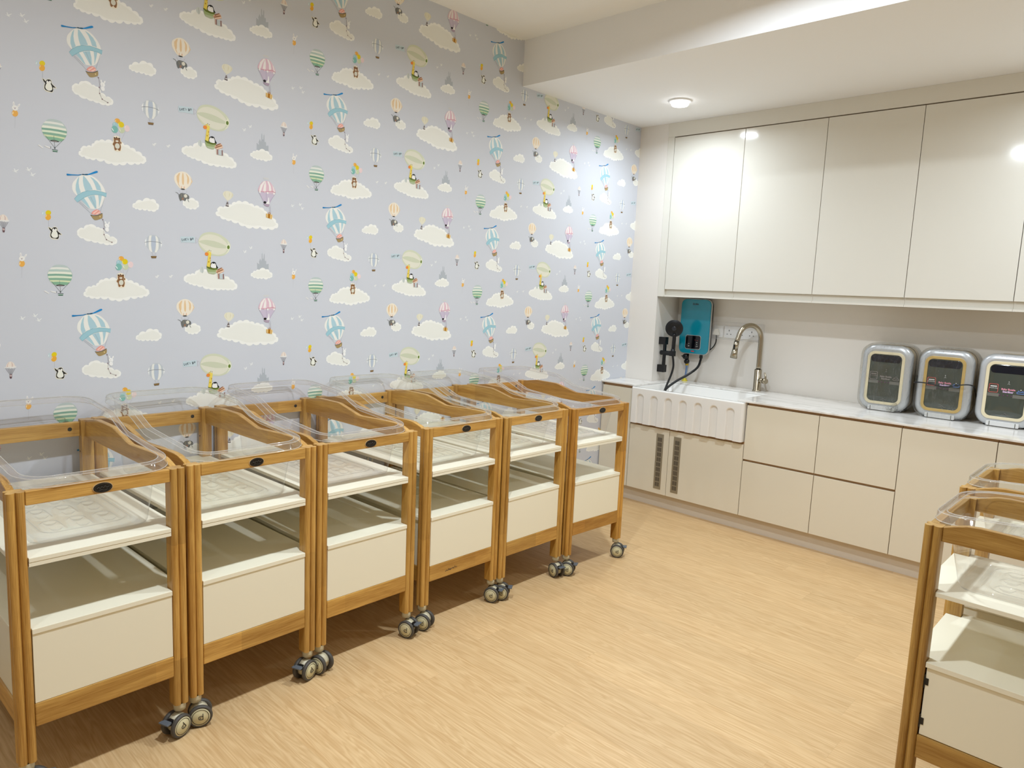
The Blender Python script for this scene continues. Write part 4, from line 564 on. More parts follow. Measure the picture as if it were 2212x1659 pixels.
def make_cart():
    t = empty('bassinet_cart')
    for sx in (1, -1):
        for sy in (1, -1):
            mb = MB(); mb.prism(leg_poly(sx, sy), CB, CT if sx > 0 else .926, WZ, smooth=False)
            l = mb.build('leg', t)
            yi = sy * (HW - LW)
            for zz in (.705, .858 if sx > 0 else .80):
                mb = MB(); mb.cyl((sx * (HD - LW * .45), yi - sy * .0002, zz), (sx * (HD - LW * .45), yi - sy * .0009, zz), .0035, M_HOLE, n=10)
                mb.build('screw_hole', l)
    xi = HW - LW
    mb = MB(); mb.box(HD - .028, HD - .006, -xi, xi, .8577, CT, WY); mb.build('front_rail', t, bevel=.0025)
    mb = MB(); mb.box(-HD + .008, -HD + .028, -xi, xi, .862, .918, WY); rr = mb.build('rear_rail', t, bevel=.002)
    for s in (-1, 1):
        mb = MB(); mb.cyl((-HD + .0278, s * (xi - .035), .892), (-HD + .0290, s * (xi - .035), .892), .0075, M_B, n=16); mb.cyl((-HD + .0288, s * (xi - .035), .892), (-HD + .0294, s * (xi - .035), .892), .0035, M_BLK, n=6)
        mb.build('bolt', rr)
    for s in (1, -1):
        mb = MB(); mb.prism(side_profile(), s * (HW - .030), s * (HW - .010), WX, axis='y') if s > 0 else mb.prism(side_profile(), -(HW - .010), -(HW - .030), WX, axis='y')
        mb.build('side_rail', t, bevel=.002)
    mb = MB(); mb.box(HD - .030, HD - .004, -xi, xi, .2118, .2818, WY); mb.build('lower_rail', t, bevel=.003)
    mb = MB(); mb.box(-HD + .004, -HD + .030, -xi, xi, .2118, .2818, WY); mb.build('lower_rail', t, bevel=.003)
    for s in (1, -1):
        mb = MB(); mb.box(-HD + LW, HD - LW, min(s * (HW - .008), s * (HW - .032)), max(s * (HW - .008), s * (HW - .032)), .2118, .2818, WX); mb.build('lower_side_rail', t, bevel=.003)
    # oval badge
    bd = MB(); a_ = [(.0275 * math.cos(2 * PI * i / 32), .8755 + .0165 * math.sin(2 * PI * i / 32)) for i in range(32)]
    b_ = [(.0250 * math.cos(2 * PI * i / 32), .8755 + .0145 * math.sin(2 * PI * i / 32)) for i in range(32)]
    bd.prism(a_, HD - .0065, HD - .0045, M_BRING, axis='x'); bd.prism(b_, HD - .0046, HD - .0030, M_BADGE, axis='x')
    bd.ring([(p[0] * .88, .8755 + (p[1] - .8755) * .86) for p in b_], [(p[0] * .84, .8755 + (p[1] - .8755) * .80) for p in b_], HD - .0032, HD - .0024, M_BADGE2, axis='x')
    bd.tube([(HD - .0028, -.017, .874), (HD - .0028, -.011, .878), (HD - .0028, -.008, .873), (HD - .0028, -.003, .879), (HD - .0028, .001, .875), (HD - .0028, .006, .880), (HD - .0028, .010, .875), (HD - .0028, .017, .878)], .0008, M_BADGE2, n=4)
    bd.tube([(HD - .0028, -.012, .868), (HD - .0028, -.004, .870), (HD - .0028, .004, .868), (HD - .0028, .012, .870)], .0005, M_BADGE2, n=4)
    bd.build('badge', t)
    # shelf board under the tub, notched round the legs, with a thin batten below
    def notched(i, hw): return [(HD - .003 - i, -xi + .001), (HD - .003 - i, xi - .001), (HD - LW - .001, xi - .001), (HD - LW - .001, hw), (-HD + LW + .001, hw), (-HD + LW + .001, xi - .001), (-HD + .004, xi - .001), (-HD + .004, -xi + .001), (-HD + LW + .001, -xi + .001), (-HD + LW + .001, -hw), (HD - LW - .001, -hw), (HD - LW - .001, -xi + .001)]
    mb = MB(); mb.prism(notched(0, HW - .012), .6965, .7095, M_WHITE)
    sh = mb.build('shelf', t, bevel=.001)
    mb = MB(); mb.box(HD - .030, HD - .004, -xi + .001, xi - .001, .6845, .6960, M_WHITE); mb.build('batten', sh)
    mb = MB(); mb.box(-HD + .004, -HD + .03, -xi + .001, xi - .001, .6845, .6960, M_WHITE); mb.build('batten', sh)
    # storage box: top board, front panel, side door with hinges
    mb = MB(); mb.prism(notched(0, HW - .006), .4880, .5035, M_WHITE); mb.build('box_top', t, bevel=.0012)
    mb = MB(); mb.box(HD - .022, HD - .006, -xi + .0015, xi - .0015, .2825, .4872, M_WHITE); mb.build('front_panel', t, bevel=.0008)
    mb = MB(); mb.box(-HD + .008, -HD + .022, -xi + .0015, xi - .0015, .2825, .4872, M_WHITE); mb.build('rear_panel', t)
    mb = MB(); mb.box(-HD + LW + .002, HD - LW - .004, HW - .026, HW - .012, .2840, .4858, M_WHITE); dr = mb.build('door', t, bevel=.001)
    for zz in (.325, .445):
        mb = MB(); mb.box(HD - LW - .004, HD - LW + .0005, HW - .030, HW - .0105, zz - .020, zz + .020, M_BLK); mb.box(HD - LW - .012, HD - LW - .003, HW - .0125, HW - .0105, zz - .010, zz + .010, M_BLK)
        mb.build('hinge', dr)
    mb = MB(); mb.box(-HD + LW + .002, HD - LW - .002, -HW + .012, -HW + .026, .2825, .4872, M_WHITE); mb.build('side_panel', t)
    mb = MB(); mb.box(-HD + .03, HD - .03, -HW + .03, HW - .03, .235, .250, M_WHITE); mb.build('box_floor', t)
    for sx in (1, -1):
        for sy in (1, -1):
            make_caster(t, sx * (HD - LW / 2), sy * (HW - LW / 2), 0)
    return t

def ztop(d_):
    P = [(-.02, .9195), (.0, .920), (.02, .922), (.10, .930), (.385, .950), (.40, .953), (.52, .997), (.535, 1.0005), (.70, 1.011), (.80, 1.018), (.90, 1.021)]
    for (a, za), (b, zb) in zip(P, P[1:]):
        if d_ <= b: return za + (zb - za) * (d_ - a) / (b - a)
    return P[-1][1]
def tub_outline(d0, d1, hw, r, off=0):
    """closed outline around the tub, dense along the long sides; returns (x, y)"""
    d0 -= off; d1 += off; hw += off; r += off; pts = []
    NL, NS, NC = 30, 8, 6
    def seg(a, b, n):
        for i in range(n): pts.append((a[0] + (b[0] - a[0]) * i / n, a[1] + (b[1] - a[1]) * i / n))
    def arc(cx, cy, a0):
        for i in range(NC):
            a = math.radians(a0 + 90 * i / NC); pts.append((cx + r * math.cos(a), cy + r * math.sin(a)))
    x1, x0 = HD - d0, HD - d1
    seg((x1, -hw + r), (x1, hw - r), NS); arc(x1 - r, hw - r, 0)
    seg((x1 - r, hw), (x0 + r, hw), NL); arc(x0 + r, hw - r, 90)
    seg((x0, hw - r), (x0, -hw + r), NS); arc(x0 + r, -hw + r, 180)
    seg((x0 + r, -hw), (x1 - r, -hw), NL); arc(x1 - r, -hw + r, 270)
    return pts
def make_tub(kind):
    body_m, rim_m = TUBS[kind]
    t = empty('bassinet_tub')
    ZB = .7125
    mb = MB(); rows = []
    for k in range(0, 13):
        f = k / 12
        hw = .162 + (.1835 - .162) * f; d0 = .085 + (.0335 - .085) * f; d1 = .772 + (.815 - .772) * f
        if k == 0: o = tub_outline(d0, d1, hw, .045, -.016); z = [ZB] * len(o)
        elif k == 1: o = tub_outline(d0, d1, hw, .045, -.004); z = [ZB + .003] * len(o)
        else:
            o = tub_outline(d0, d1, hw, .050 + .012 * f); zb = ZB + .014; z = [zb + (ztop(HD - p[0]) - .0015 - zb) * (k - 2) / 10 for p in o]
        rows.append([(p[0], p[1], zz) for p, zz in zip(o, z)])
    mb.grid(rows, body_m, True, closed=True)
    mb.add(rows[0], [tuple(range(len(rows[0])))[::-1]], body_m, False)
    mb.build('tub_body', t)
    # moulded floor pattern: rounded frame ridge and capsule shaped reliefs
    def h(x, y):
        def rr(px, py, hx, hy, r):
            qx, qy = abs(px) - hx + r, abs(py) - hy + r
            return math.hypot(max(qx, 0), max(qy, 0)) + min(max(qx, qy), 0) - r
        def edge(d_, w_=.0048): return 1 / (1 + math.exp(d_ / (w_ / 4)))
        z = .009 * edge(rr(x, y, .300, .132, .05)) - .006 * edge(rr(x, y, .282, .116, .04))
        for i in range(4):
            for j in (-1, 0, 1):
                cx = -.213 + .142 * i; cy = j * .074
                z += .007 * edge(rr(x - cx, y - cy, .056, .024, .024))
                for hx in (-.031, .031): z -= .009 * edge(rr(x - cx - hx, y - cy, .017, .0145, .0145))
        return z
    mb = MB(); rows = []
    NX, NY = 170, 80
    for i in range(NX + 1):
        x = -.318 + .636 * i / NX
        rows.append([(x, -.146 + .292 * j / NY, ZB + .0022 + h(x, -.146 + .292 * j / NY)) for j in range(NY + 1)])
    mb.grid(rows, body_m, True); mb.build('moulded_floor', t)
    # flange rim
    mb = MB(); rows = []
    for off, dz, in ((0, 0), (.006, .0015), (.024, .0015), (.027, -.001), (.0275, -.017), (.030, -.019), (.030, -.021)):
        o = tub_outline(.0335, .815, .1835, .062, off)
        rows.append([(p[0], p[1], ztop(min(max(HD - p[0], .0), .86)) + dz) for p in o])
    mb.grid(rows, rim_m, True, closed=True)
    for off, dz, r in ((.003, .0022, .0011), (.0245, .0024, .0011), (.0295, -.0205, .0013)):  # thin beads added to carry the painted edge highlights
        o = tub_outline(.0335, .815, .1835, .062, off); n = len(o)
        P = [Vector((p[0], p[1], ztop(min(max(HD - p[0], .0), .86)) + dz)) for p in o]; vr = []
        for i in range(n):
            dd = (P[(i + 1) % n] - P[i - 1]).normalized(); up = Vector((0, 0, 1)); up = (up - dd * up.dot(dd)).normalized(); sd = dd.cross(up)
            vr.append([P[i] + up * r * math.sin(a) + sd * r * math.cos(a) for a in (0, PI / 3, 2 * PI / 3, PI, 4 * PI / 3, 5 * PI / 3)])
        vr.append(vr[0]); mb.grid([r2 + [r2[0]] for r2 in vr], EDGE_GLINT_M, True)
    mb.build('rim', t)
    return t

CARTS = [  # front-centre x, y, turn, tint, tub kind, caster angles, label bits
    (.9141, -4.2745, 1.397, (1.0, 1.0, 1.0, 1), 'pink', (-72, 60, 180, 10), 'leftmost bassinet cart at the wallpaper wall, nearest the camera, plain black oval badge', 'clear tub with pinkish rim on the leftmost cart'),
    (.8911, -3.7917, 1.951, (1.03, 1.03, 1.04, 1), 'green', (-72, 67, 175, 5), 'second bassinet cart from the left, glittery oval badge and two-tone left leg', 'clear tub with pale rim on the second cart from the left'),
    (.8740, -3.3109, .633, (.98, .97, .93, 1), 'grey', (20, 18, 185, 0), 'third bassinet cart from the left, under the grey-pink tub', 'smoky grey-pink clear tub on the third cart from the left'),
    (.8638, -2.7926, .408, (.96, .95, .90, 1), 'green', (24, 25, 180, 12), 'fourth bassinet cart from the left, with a dark scribble on its lower front rail', 'greenish clear tub on the fourth cart from the left'),
    (.8717, -2.3173, .43, (.97, .96, .91, 1), 'green', (-11, 35, 10, 180), 'fifth bassinet cart from the left, between the scribbled cart and the orange one', 'clear tub on the fifth cart from the left'),
    (.9039, -1.8337, -2.6, (.93, .84, .66, 1), 'grey', (32, 30, 170, 8), 'sixth bassinet cart, deepest orange wood, next to the sink cabinet', 'clear tub on the orange wooden cart closest to the sink'),
    (2.665, -2.486, 180, (.80, .82, .84, 1), 'pink', (20, 200, 0, 170), 'nearer of the two bassinet carts cut by the right picture edge', 'clear tub on the nearer cart at the right picture edge'),
    (2.633, -1.915, 180, (.95, .95, .92, 1), 'green', (10, 180, 5, 185), 'farther of the two bassinet carts at the right picture edge, by the base cabinets', 'clear tub on the farther cart at the right picture edge')]
proto = make_cart()
tubs = {k: make_tub(k) for k in TUBS}
used = set()
carts = []
for i, (fx, fy, th, tint, kind, ca, lb, tl) in enumerate(CARTS):
    c = proto if i == 0 else copy_tree(proto)
    a = math.radians(th)
    c.location = (fx - math.cos(a) * HD, fy - math.sin(a) * HD, 0); c.rotation_euler = (0, 0, a)
    tag(c, lb, 'bassinet cart', 'wooden bassinet carts')
    carts.append(c)
    tb = tubs[kind] if kind not in used else copy_tree(tubs[kind]); used.add(kind)
    tb.location = c.location; tb.rotation_euler = (0, 0, a)
    tag(tb, tl, 'baby tub', 'clear acrylic bassinet tubs')
for c, cfg in zip(carts, CARTS):
    def rc(o):
        o.color = cfg[3]
        for ch in [x for x in bpy.data.objects if x.parent == o]: rc(ch)
    rc(c)
    cs = sorted([x for x in bpy.data.objects if x.parent == c and x.name.split('.')[0] == 'caster'], key=lambda o: (-o.location.x, -o.location.y))
    for o, an in zip(cs, cfg[5]): o.rotation_euler = (0, 0, math.radians(an))
    if c in carts[1:4]:                      # plain casters without a brake under their left front legs
        for ch in [x for x in bpy.data.objects if x.parent == cs[1] and x.name.startswith('brake_pedal')]: bpy.data.objects.remove(ch)
# ink scribble on the lower rail of the fourth cart
mb = MB(); pts = [(-.10, .236), (-.092, .241), (-.085, .238), (-.070, .243), (-.072, .237), (-.055, .244), (-.050, .239), (-.042, .248), (-.036, .240), (-.030, .246)]
mb.tube([(HD - .0038, y, z) for y, z in pts], .0011, M_DK, n=4); mb.tube([(HD - .0038, -.082, .246), (HD - .0038, -.078, .240)], .0012, M_DK, n=4, smooth_path=1)
mb.build('scribble', carts[3])

# ---------------------------------------------------------------- kitchen: base units
GR = 'cream base cabinets'
YD = YK + .012
def front(mb, x0, x1, z0, z1, m, y=YD, th=.018): mb.box(x0, x1, y, y + th, z0, z1, m)
def base_unit(x0, x1, label, drawers, cat='cabinet', name='base_cabinet'):
    t = empty(name, ((x0 + x1) / 2, -.31, 0.1), 0, label, cat, GR); ox = (x0 + x1) / 2
    def T(mb, n, p=t, **k): o = mb.build(n, p, **k); return o
    sh = Matrix.Translation((-ox, .31, -.1))
    mb = MB(); mb.box(x0 + .001, x1 - .001, -.596, -.02 if x0 > .2 else YU - .005, .1, .8475, M_GAP, sh); T(mb, 'body')
    g = .0018
    for (z0, z1, hx0, hx1, nm) in drawers:
        mb = MB(); mb.box(hx0 + g, hx1 - g, YD, YD + .018, z0, z1, M_LCAB, sh); T(mb, nm, bevel=.0012)
    return t
ZT, ZM0, ZM1, Z0 = .8349, .4805, .4665, .1055
base_unit(.006, .268, 'narrow cream base cabinet at the wallpaper wall, left of the sink', [(Z0, .828, .006, .268, 'door')])
sk = base_unit(.2695, 1.1455, 'cream sink cabinet with two doors and metal vent grilles', [(Z0, .572, .2695, .5998, 'door'), (Z0, .572, .5998, 1.1455, 'door')])
sk_body = [o for o in bpy.data.objects if o.parent == sk and o.name.startswith('body')][0]
me = sk_body.data
for v in me.vertices:
    if v.co.z > .5: v.co.z = .5895 - .1
for (x0, lb, dk) in ((.4985, 'left', 0), (.6375, 'right', 1)):
    dd = [o for o in bpy.data.objects if o.parent == sk and o.name.startswith('door')][dk]
    sh = Matrix.Translation((-sk.location.x, .31, -.1))
    mb = MB(); mb.box(x0, x0 + .058, YD - .0016, YD, .140, .537, M_GREYM, sh)
    for k in range(10):
        z = .520 - .0358 * k - .009
        mb.box(x0 + .013, x0 + .045, YD - .0020, YD - .0014, z - .029, z, M_MESH, sh)
        for a in range(1, 4): mb.box(x0 + .013 + .008 * a - .0008, x0 + .013 + .008 * a + .0008, YD - .0026, YD - .0018, z - .029, z, M_GREYM, sh)
    mb.build('vent_grille', dd)
base_unit(1.1463, 1.6016, 'cream two-drawer base unit next to the sink', [(ZM0, ZT - .003, 1.1463, 1.6016, 'drawer'), (Z0, ZM1, 1.1463, 1.6016, 'drawer')])
base_unit(1.6016, 2.0507, 'cream two-drawer base unit under the plastic-wrapped sterilizers', [(ZM0, ZT - .003, 1.6016, 2.0507, 'drawer'), (Z0, ZM1, 1.6016, 2.0507, 'drawer')])
base_unit(2.0507, 2.4982, 'cream full-height door unit behind the right carts', [(Z0, ZT - .003, 2.0507, 2.4982, 'door')])
base_unit(2.4982, 2.95, 'cream door unit, second from the right wall', [(Z0, ZT - .003, 2.4982, 2.95, 'door')])
base_unit(2.95, 3.655, 'cream door unit at the right wall', [(Z0, ZT - .003, 2.95, 3.655, 'door')])
mb = MB(); mb.box(.002, 3.655, YK + .055, YK + .073, 0.0, .1, mat('glossy_plinth', (216, 206, 190), .15)); tag(mb.build('plinth_board'), 'long cream plinth board along the floor under the base cabinets', 'plinth')
# worktop with a cut-out for the sink
mb = MB()
zt0 = ZK - .0115
mb.prism([(.002, YU + -.002), (.002, YK), (.3, YK), (.3, -.172), (1.081, -.172), (1.081, YK), (3.655, YK), (3.655, -.002), (XCOL + .002, -.002), (XCOL + .002, YU - .002)], zt0, ZK, M_MARB)
wt = tag(mb.build('worktop', bevel=.0015), 'white veined marble worktop running along the back wall', 'worktop')
# apron sink
def sink():
    t = empty('apron_sink', (.712, -.4, .59), 0, 'white ceramic apron sink with seven fluted arches', 'sink')
    x0, x1, y0, y1, z0, z1 = .2844, 1.1397, -.652, -.150, .5906, .8480
    S = Matrix.Translation((-.712, .4, -.59))
    GX = [.364, .478, .592, .706, .820, .935, 1.052]
    def dep(x, z):
        b = 0
        for g in GX:
            u = abs(x - g)
            if z > .772: u = math.hypot(x - g, z - .772)
            w_ = .0262
            if u < w_ + .004:
                k = min(1, max(0, (w_ + .004 - u) / .008)); k = k * k * (3 - 2 * k)
                b = max(b, .0125 * k)
        return b
    NX, NZ = 300, 54; rows = []
    for j in range(NZ + 1):
        z = z0 + (z1 - z0) * j / NZ; row = []
        for i in range(NX + 1):
            x = x0 + (x1 - x0) * i / NX
            c = min(x - x0, x1 - x); rnd = .016 * (1 - math.sqrt(max(0, 1 - (1 - min(c / .016, 1)) ** 2)))
            tz = min(z1 - z, .008); rz = .008 * (1 - math.sqrt(max(0, 1 - (1 - tz / .008) ** 2)))
            row.append((x, y0 + rnd + rz + dep(x, z), z))
        rows.append(row)
    mb = MB(); mb.grid(rows, M_CER, True, S)
    ys = y0 + .016
    mb.add([(x0, ys, z0), (x0, y1, z0), (x0, y1, z1), (x0, ys, z1)], [(0, 1, 2, 3)[::-1]], M_CER, False, S)
    mb.add([(x1, ys, z0), (x1, y1, z0), (x1, y1, z1), (x1, ys, z1)], [(0, 1, 2, 3)], M_CER, False, S)
    bo = [(x0, y0 + .02, z0), (x1, y0 + .02, z0), (x1, y1, z0), (x0, y1, z0)]
    mb.add(bo, [(3, 2, 1, 0)], M_CER, False, S)
    # bottom strip follows the flutes
    mb.grid([[(p[0], y0 + .0225, z0) for p in rows[0]], rows[0]], M_CER, False, S)
    mb.build('apron', t)
    mb = MB()
    ix0, ix1, iy0, iy1 = .318, 1.092, -.618, -.180
    outer = [(x0, y0 + .010), (x1, y0 + .010), (x1, y1), (x0, y1)]
    def rl(z, i, r): return [(a, b, z) for a, b in rrect((ix0 + ix1) / 2, (iy0 + iy1) / 2, (ix1 - ix0) / 2 - i, (iy1 - iy0) / 2 - i, r, 5)]
    top = rl(z1 - .001, 0, .03)
    # rim: bridge outer rectangle to the rounded basin mouth
    big = rrect((x0 + x1) / 2, (y0 + .012 + y1) / 2, (x1 - x0) / 2, (y1 - y0 - .012) / 2, .002, 5)
    mb.grid([[(a, b, z1 - .0005) for a, b in big], [(a[0], a[1], z1 - .0005) for a in top], rl(z1 - .006, .003, .03), rl(.66, .008, .04), rl(.645, .02, .05), rl(.638, .05, .05)], M_CER, True, S, closed=True)
    f = rl(.638, .05, .05); mb.add(f, [tuple(range(len(f)))], M_CER, False, S)
    mb.build('basin', t)
    mb = MB(); mb.lathe([(.045, .0), (.045, .003), (.038, .004), (.0, .001)], M_CHROME, c=(.705 - .712, 0, .0485)); mb.build('drain', t)
sink()

# ---------------------------------------------------------------- wall cabinets
xs = [.2939, .8326, 1.3712, 1.9055, 2.4359, 2.975, 3.655]
WLB = ['glossy white wall cabinet above the water heater, leftmost', 'glossy white wall cabinet above the faucet, second from left', 'glossy white wall cabinet, third from left', 'glossy white wall cabinet above the sterilizers, fourth from left', 'glossy white wall cabinet cut by the right picture edge', 'glossy white wall cabinet at the right wall']
for k in range(6):
    x0, x1 = xs[k], xs[k + 1]; ox = (x0 + x1) / 2
    t = empty('wall_cabinet', (ox, 0, 1.4975), 0, WLB[k], 'cabinet', 'glossy white wall cabinets'); S = Matrix.Translation((-ox, 0, -1.4975))
    xa = XCOL + .001 if k == 0 else x0
    mb = MB(); mb.box(xa + .0003, x1 - .0003, YU + .020, -.002, 1.4975, 1.4995 + .012, M_CAB, S); mb.box(xa + .0003, x1 - .0003, YU + .022, -.002, 1.50, 2.648, M_GAP, S)
    mb.box(xa + .0003, x1 - .0006, YU + .0215, YU + .04, 1.4975, 1.553, M_CAB, S)
    mb.box(xa + .0003, x1 - .0006, YU + .006, YU + .022, 1.4975, 1.5105, M_CAB, S)
    if k == 0: mb.box(xa, x0 - .002, YU, YU + .022, 1.4975, 2.637, M_CAB, S)
    mb.build('body', t)
    mb = MB(); mb.box(x0 + .0016, x1 - .0016, YU, YU + .019, 1.5516, 2.631, M_CAB, S); mb.build('door', t, bevel=.0012)
mb = MB(); mb.box(XCOL + .001, XR - .002, YU - .0005, -.002, 2.6375, ZS - .0005, M_CAB); tag(mb.build('fascia_panel'), 'long glossy white fascia panel between the wall cabinets and the soffit', 'panel')

# ---------------------------------------------------------------- water heater
M_TEAL = mat('turquoise_gloss', (8, 142, 166), .18, coat=.4)
M_SIL = mat('silver_edge', (188, 190, 188), .3, metal=.5)
t = empty('water_heater', (.435, 0, 1.075), 0, 'turquoise instant water heater on the wall above the sink', 'water heater')
mb = MB(); mb.prism(rrect(-.004, .208, .104, .200, .042), -.066, -.003, mat('heater_back_dark', (44, 50, 54), .4), axis='y', smooth=True); mb.build('back_case', t)
mb = MB(); mb.prism(rrect(0, .208, .127, .2085, .045), -.080, -.064, M_SIL, axis='y', smooth=True); mb.build('silver_edge', t, bevel=.003)
mb = MB(); mb.prism(rrect(0, .208, .1225, .2035, .041), -.0875, -.078, M_TEAL, axis='y', smooth=True); fp = mb.build('front_cover', t, bevel=.004, seg=3)
mb = MB(); text(mb, 'ELBA', .0195, M_DK, facing_front(-.004, -.0878, .376), bold=.0006, spacing=1.15)
mb.build('lettering', fp)
mb = MB(); mb.prism(rrect(-.004, .090, .0645, .0535, .016), -.0895, -.086, M_SIL, axis='y', smooth=True); mb.prism(rrect(-.004, .090, .061, .050, .014), -.0905, -.089, mat('black_glass', (8, 10, 16), .08), axis='y', smooth=True)
cp = mb.build('control_panel', t)
M_ICON = mat('panel_icons', (190, 190, 185), .5, emit=(200, 200, 190), es=.25); M_RI = mat('panel_icon_red', (200, 60, 50), .5)
mb = MB()
mb.tube([(.026, -.0908, .088), (.031, -.0908, .092), (.036, -.0908, .088)], .0014, M_ICON, n=4); mb.prism([(.027, .077), (.035, .077), (.031, .071)], -.0911, -.0904, M_ICON, axis='y')
text(mb, '88', .011, M_ICON, facing_front(-.036, -.0907, .060)); text(mb, 'OFF', .010, M_ICON, facing_front(.032, -.0907, .060))
text(mb, '*', .018, M_ICON, facing_front(-.036, -.0907, .074)); text(mb, '^', .012, M_RI, facing_front(.014, -.0907, .106)); text(mb, 'o', .010, M_RI, facing_front(.034, -.0907, .107))
mb.build('icons', cp)
mb = MB(); mb.prism(rrect(-.002, .022, .014, .0045, .0044), -.0885, -.0870, mat('red_sticker', (214, 60, 70), .5), axis='y'); text(mb, '', .006, M_ICON, facing_front(0, -.0888, .022)); mb.build('red_sticker', t)
# inlet valve with blue lined hose and brass nuts
M_BRASS = mat('yellow_brass', (206, 172, 60), .3, metal=.6); M_YEL = mat('yellow_plastic', (222, 206, 60), .5)
t = empty('inlet_valve', (.372, -.05, ZK), 0, 'black stop valve and clear-blue water pipe under the heater', 'pipe')
mb = MB(); mb.cyl((0, 0, .214), (0, 0, .140), .0115, M_BLK); mb.lathe([(.0, -.012), (.020, -.010), (.022, 0), (.020, .010), (.0, .012)], M_BLK, c=(-.010, -.012, .190), axis=(0, 1, 0)); mb.cyl((-.022, -.012, .190), (-.045, -.012, .191), .006, M_BLK, r1=.003)
mb.lathe([(.0, -.012), (.018, -.010), (.020, 0), (.018, .010), (.0, .012)], M_BLK, c=(0, -.004, .152), axis=(0, 1, 0)); mb.lathe([(.009, -.001), (.010, 0), (.009, .001)], M_PED, c=(-.010, -.0250, .190), axis=(0, 1, 0)); mb.build('valve_body', t)
mb = MB(); mb.lathe([(.011, 0), (.0135, .004), (.0135, .014), (.011, .018)], M_BRASS, c=(.002, 0, .122), n=6); mb.build('brass_nut', t)
mb = MB(); mb.tube([(.003, 0, .125), (.001, 0, .07), (-.008, 0, .012)], .0075, mat('steel_blue_braid', (140, 165, 196), .3, metal=.5), n=10); mb.tube([(.0, -.0072, .120), (-.002, -.0072, .07), (-.009, -.0072, .014)], .0022, mat('blue_line', (60, 110, 190), .4), n=6); mb.build('braided_hose', t)
mb = MB(); mb.lathe([(.022, .0003), (.024, .006), (.014, .010), (.013, .020), (.009, .024)], M_YEL, c=(-.009, 0, 0), n=12); mb.build('wall_flange', t)
# black shower hose: from the heater down into the sink and up to the hand shower
HX, HY = .352, -.235
mb = MB(); mb.tube([(.490, -.055, 1.075), (.492, -.060, 1.040), (.505, -.12, .985), (.478, -.19, .935), (.415, -.25, .880), (.372, -.30, .830), (.350, -.32, .790), (.335, -.33, .765), (.326, -.33, .74)], .0088, M_BLK, n=12)
mb.tube([(HX + .002, HY, 1.062), (.366, HY, .990), (.362, -.245, .930), (.350, -.27, .860), (.345, -.30, .800), (.344, -.32, .76), (.344, -.325, .73)], .0078, M_BLK, n=12)
mb.lathe([(.012, 0), (.013, .01), (.012, .024), (.009, .03)], M_BLK, c=(.490, -.055, 1.046))
tag(mb.build('shower_hose'), 'black shower hose looping from the water heater into the sink', 'hose')
# slide rail on the side of the column
t = empty('slide_rail', (XCOL, HY, 1.06), 0, 'black slide rail with square brackets on the column side', 'shower rail')
S = Matrix.Translation((-XCOL, -HY, -1.06))
for z0 in (1.140, .930):
    mb = MB(); mb.box(XCOL, XCOL + .058, HY - .021, HY + .021, z0, z0 + .055, M_BLK, S); mb.build('bracket', t, bevel=.001)
mb = MB(); mb.box(XCOL + .034, XCOL + .052, HY - .010, HY + .010, .955, 1.17, M_BLK, S); mb.build('rail', t)
mb = MB(); mb.cyl((XCOL + .012, HY, 1.0765), (XCOL + .103, HY, 1.0765), .0175, M_BLK, T=S, n=24); mb.box(XCOL + .095, XCOL + .130, HY - .018, HY + .018, 1.058, 1.096, M_BLK, S); mb.build('slider', t, bevel=.001)
# hand shower
t = empty('hand_shower', (HX, HY, 1.06), 0, 'round black hand shower held in the slide rail', 'shower head')
TL = Matrix.Rotation(math.radians(-2), 4, 'Y')
mb = MB(); mb.tube([(0, 0, 0.0), (.001, -.001, .02), (.003, -.001, .07), (.005, -.002, .12), (.005, -.004, .165)], .0135, M_BLK, n=14); mb.tube([(.001, -.001, .012), (.001, -.001, .05)], .0155, M_BLK, n=14); mb.build('handle', t)
hd = MB(); c0 = Vector((.004, -.010, .206)); ax = Vector((.42, -.88, -.20)).normalized()
hd.lathe([(.0, -.014), (.032, -.013), (.056, -.008), (.0650, 0), (.0645, .006), (.060, .009), (.0, .010)], M_BLK, c=c0, axis=ax, n=40)
hd.lathe([(.053, .0091), (.054, .0098), (.052, .0102)], mat('dark_ring', (34, 38, 46), .3), c=c0, axis=ax, n=40)
hd.lathe([(.016, .0101), (.015, .0112), (.0, .0114)], mat('dark_ring', (34, 38, 46), .3), c=c0, axis=ax, n=20)
hd.build('spray_head', t)
# faucet
FX, FY = .955, -.075
t = empty('kitchen_faucet', (FX, FY, ZK), 0, 'brushed nickel gooseneck faucet behind the sink', 'faucet')
fd = Vector((-math.cos(math.radians(65)), -math.sin(math.radians(65)), 0)); pd = Vector((math.sin(math.radians(65)), -math.cos(math.radians(65)), 0)); Zv = Vector((0, 0, 1))
mb = MB(); mb.lathe([(.030, 0.0003), (.030, .006), (.0255, .009), (.0255, .152), (.0225, .155)], M_STEEL, n=32); mb.build('base_column', t)
mb = MB(); RA = .099; zc = .365
pts = [Zv * .150, Zv * .25, Zv * .33]
pts += [fd * (RA - RA * math.cos(math.radians(a))) + Zv * (zc + RA * math.sin(math.radians(a))) for a in range(0, 171, 17)]
dn = (pts[-1] - pts[-2]).normalized(); pts.append(pts[-1] + dn * .032); end = pts[-1]
mb.tube(pts, .0165, M_STEEL, n=20, smooth_path=3); mb.build('gooseneck', t)
mb = MB(); e2 = end + dn * .004; mb.cyl(end, e2, .0155, M_BLK); dn2 = (dn * .45 + Vector((0, 0, -1)) * .55).normalized(); mb.cyl(e2, e2 + dn2 * .05, .0175, M_STEEL, r1=.0180, n=24); mb.cyl(e2 + dn2 * .05, e2 + dn2 * .115, .0180, M_STEEL, r1=.0245, n=24); mb.cyl(e2 + dn2 * .1151, e2 + dn2 * .117, .021, M_BLK, n=24)
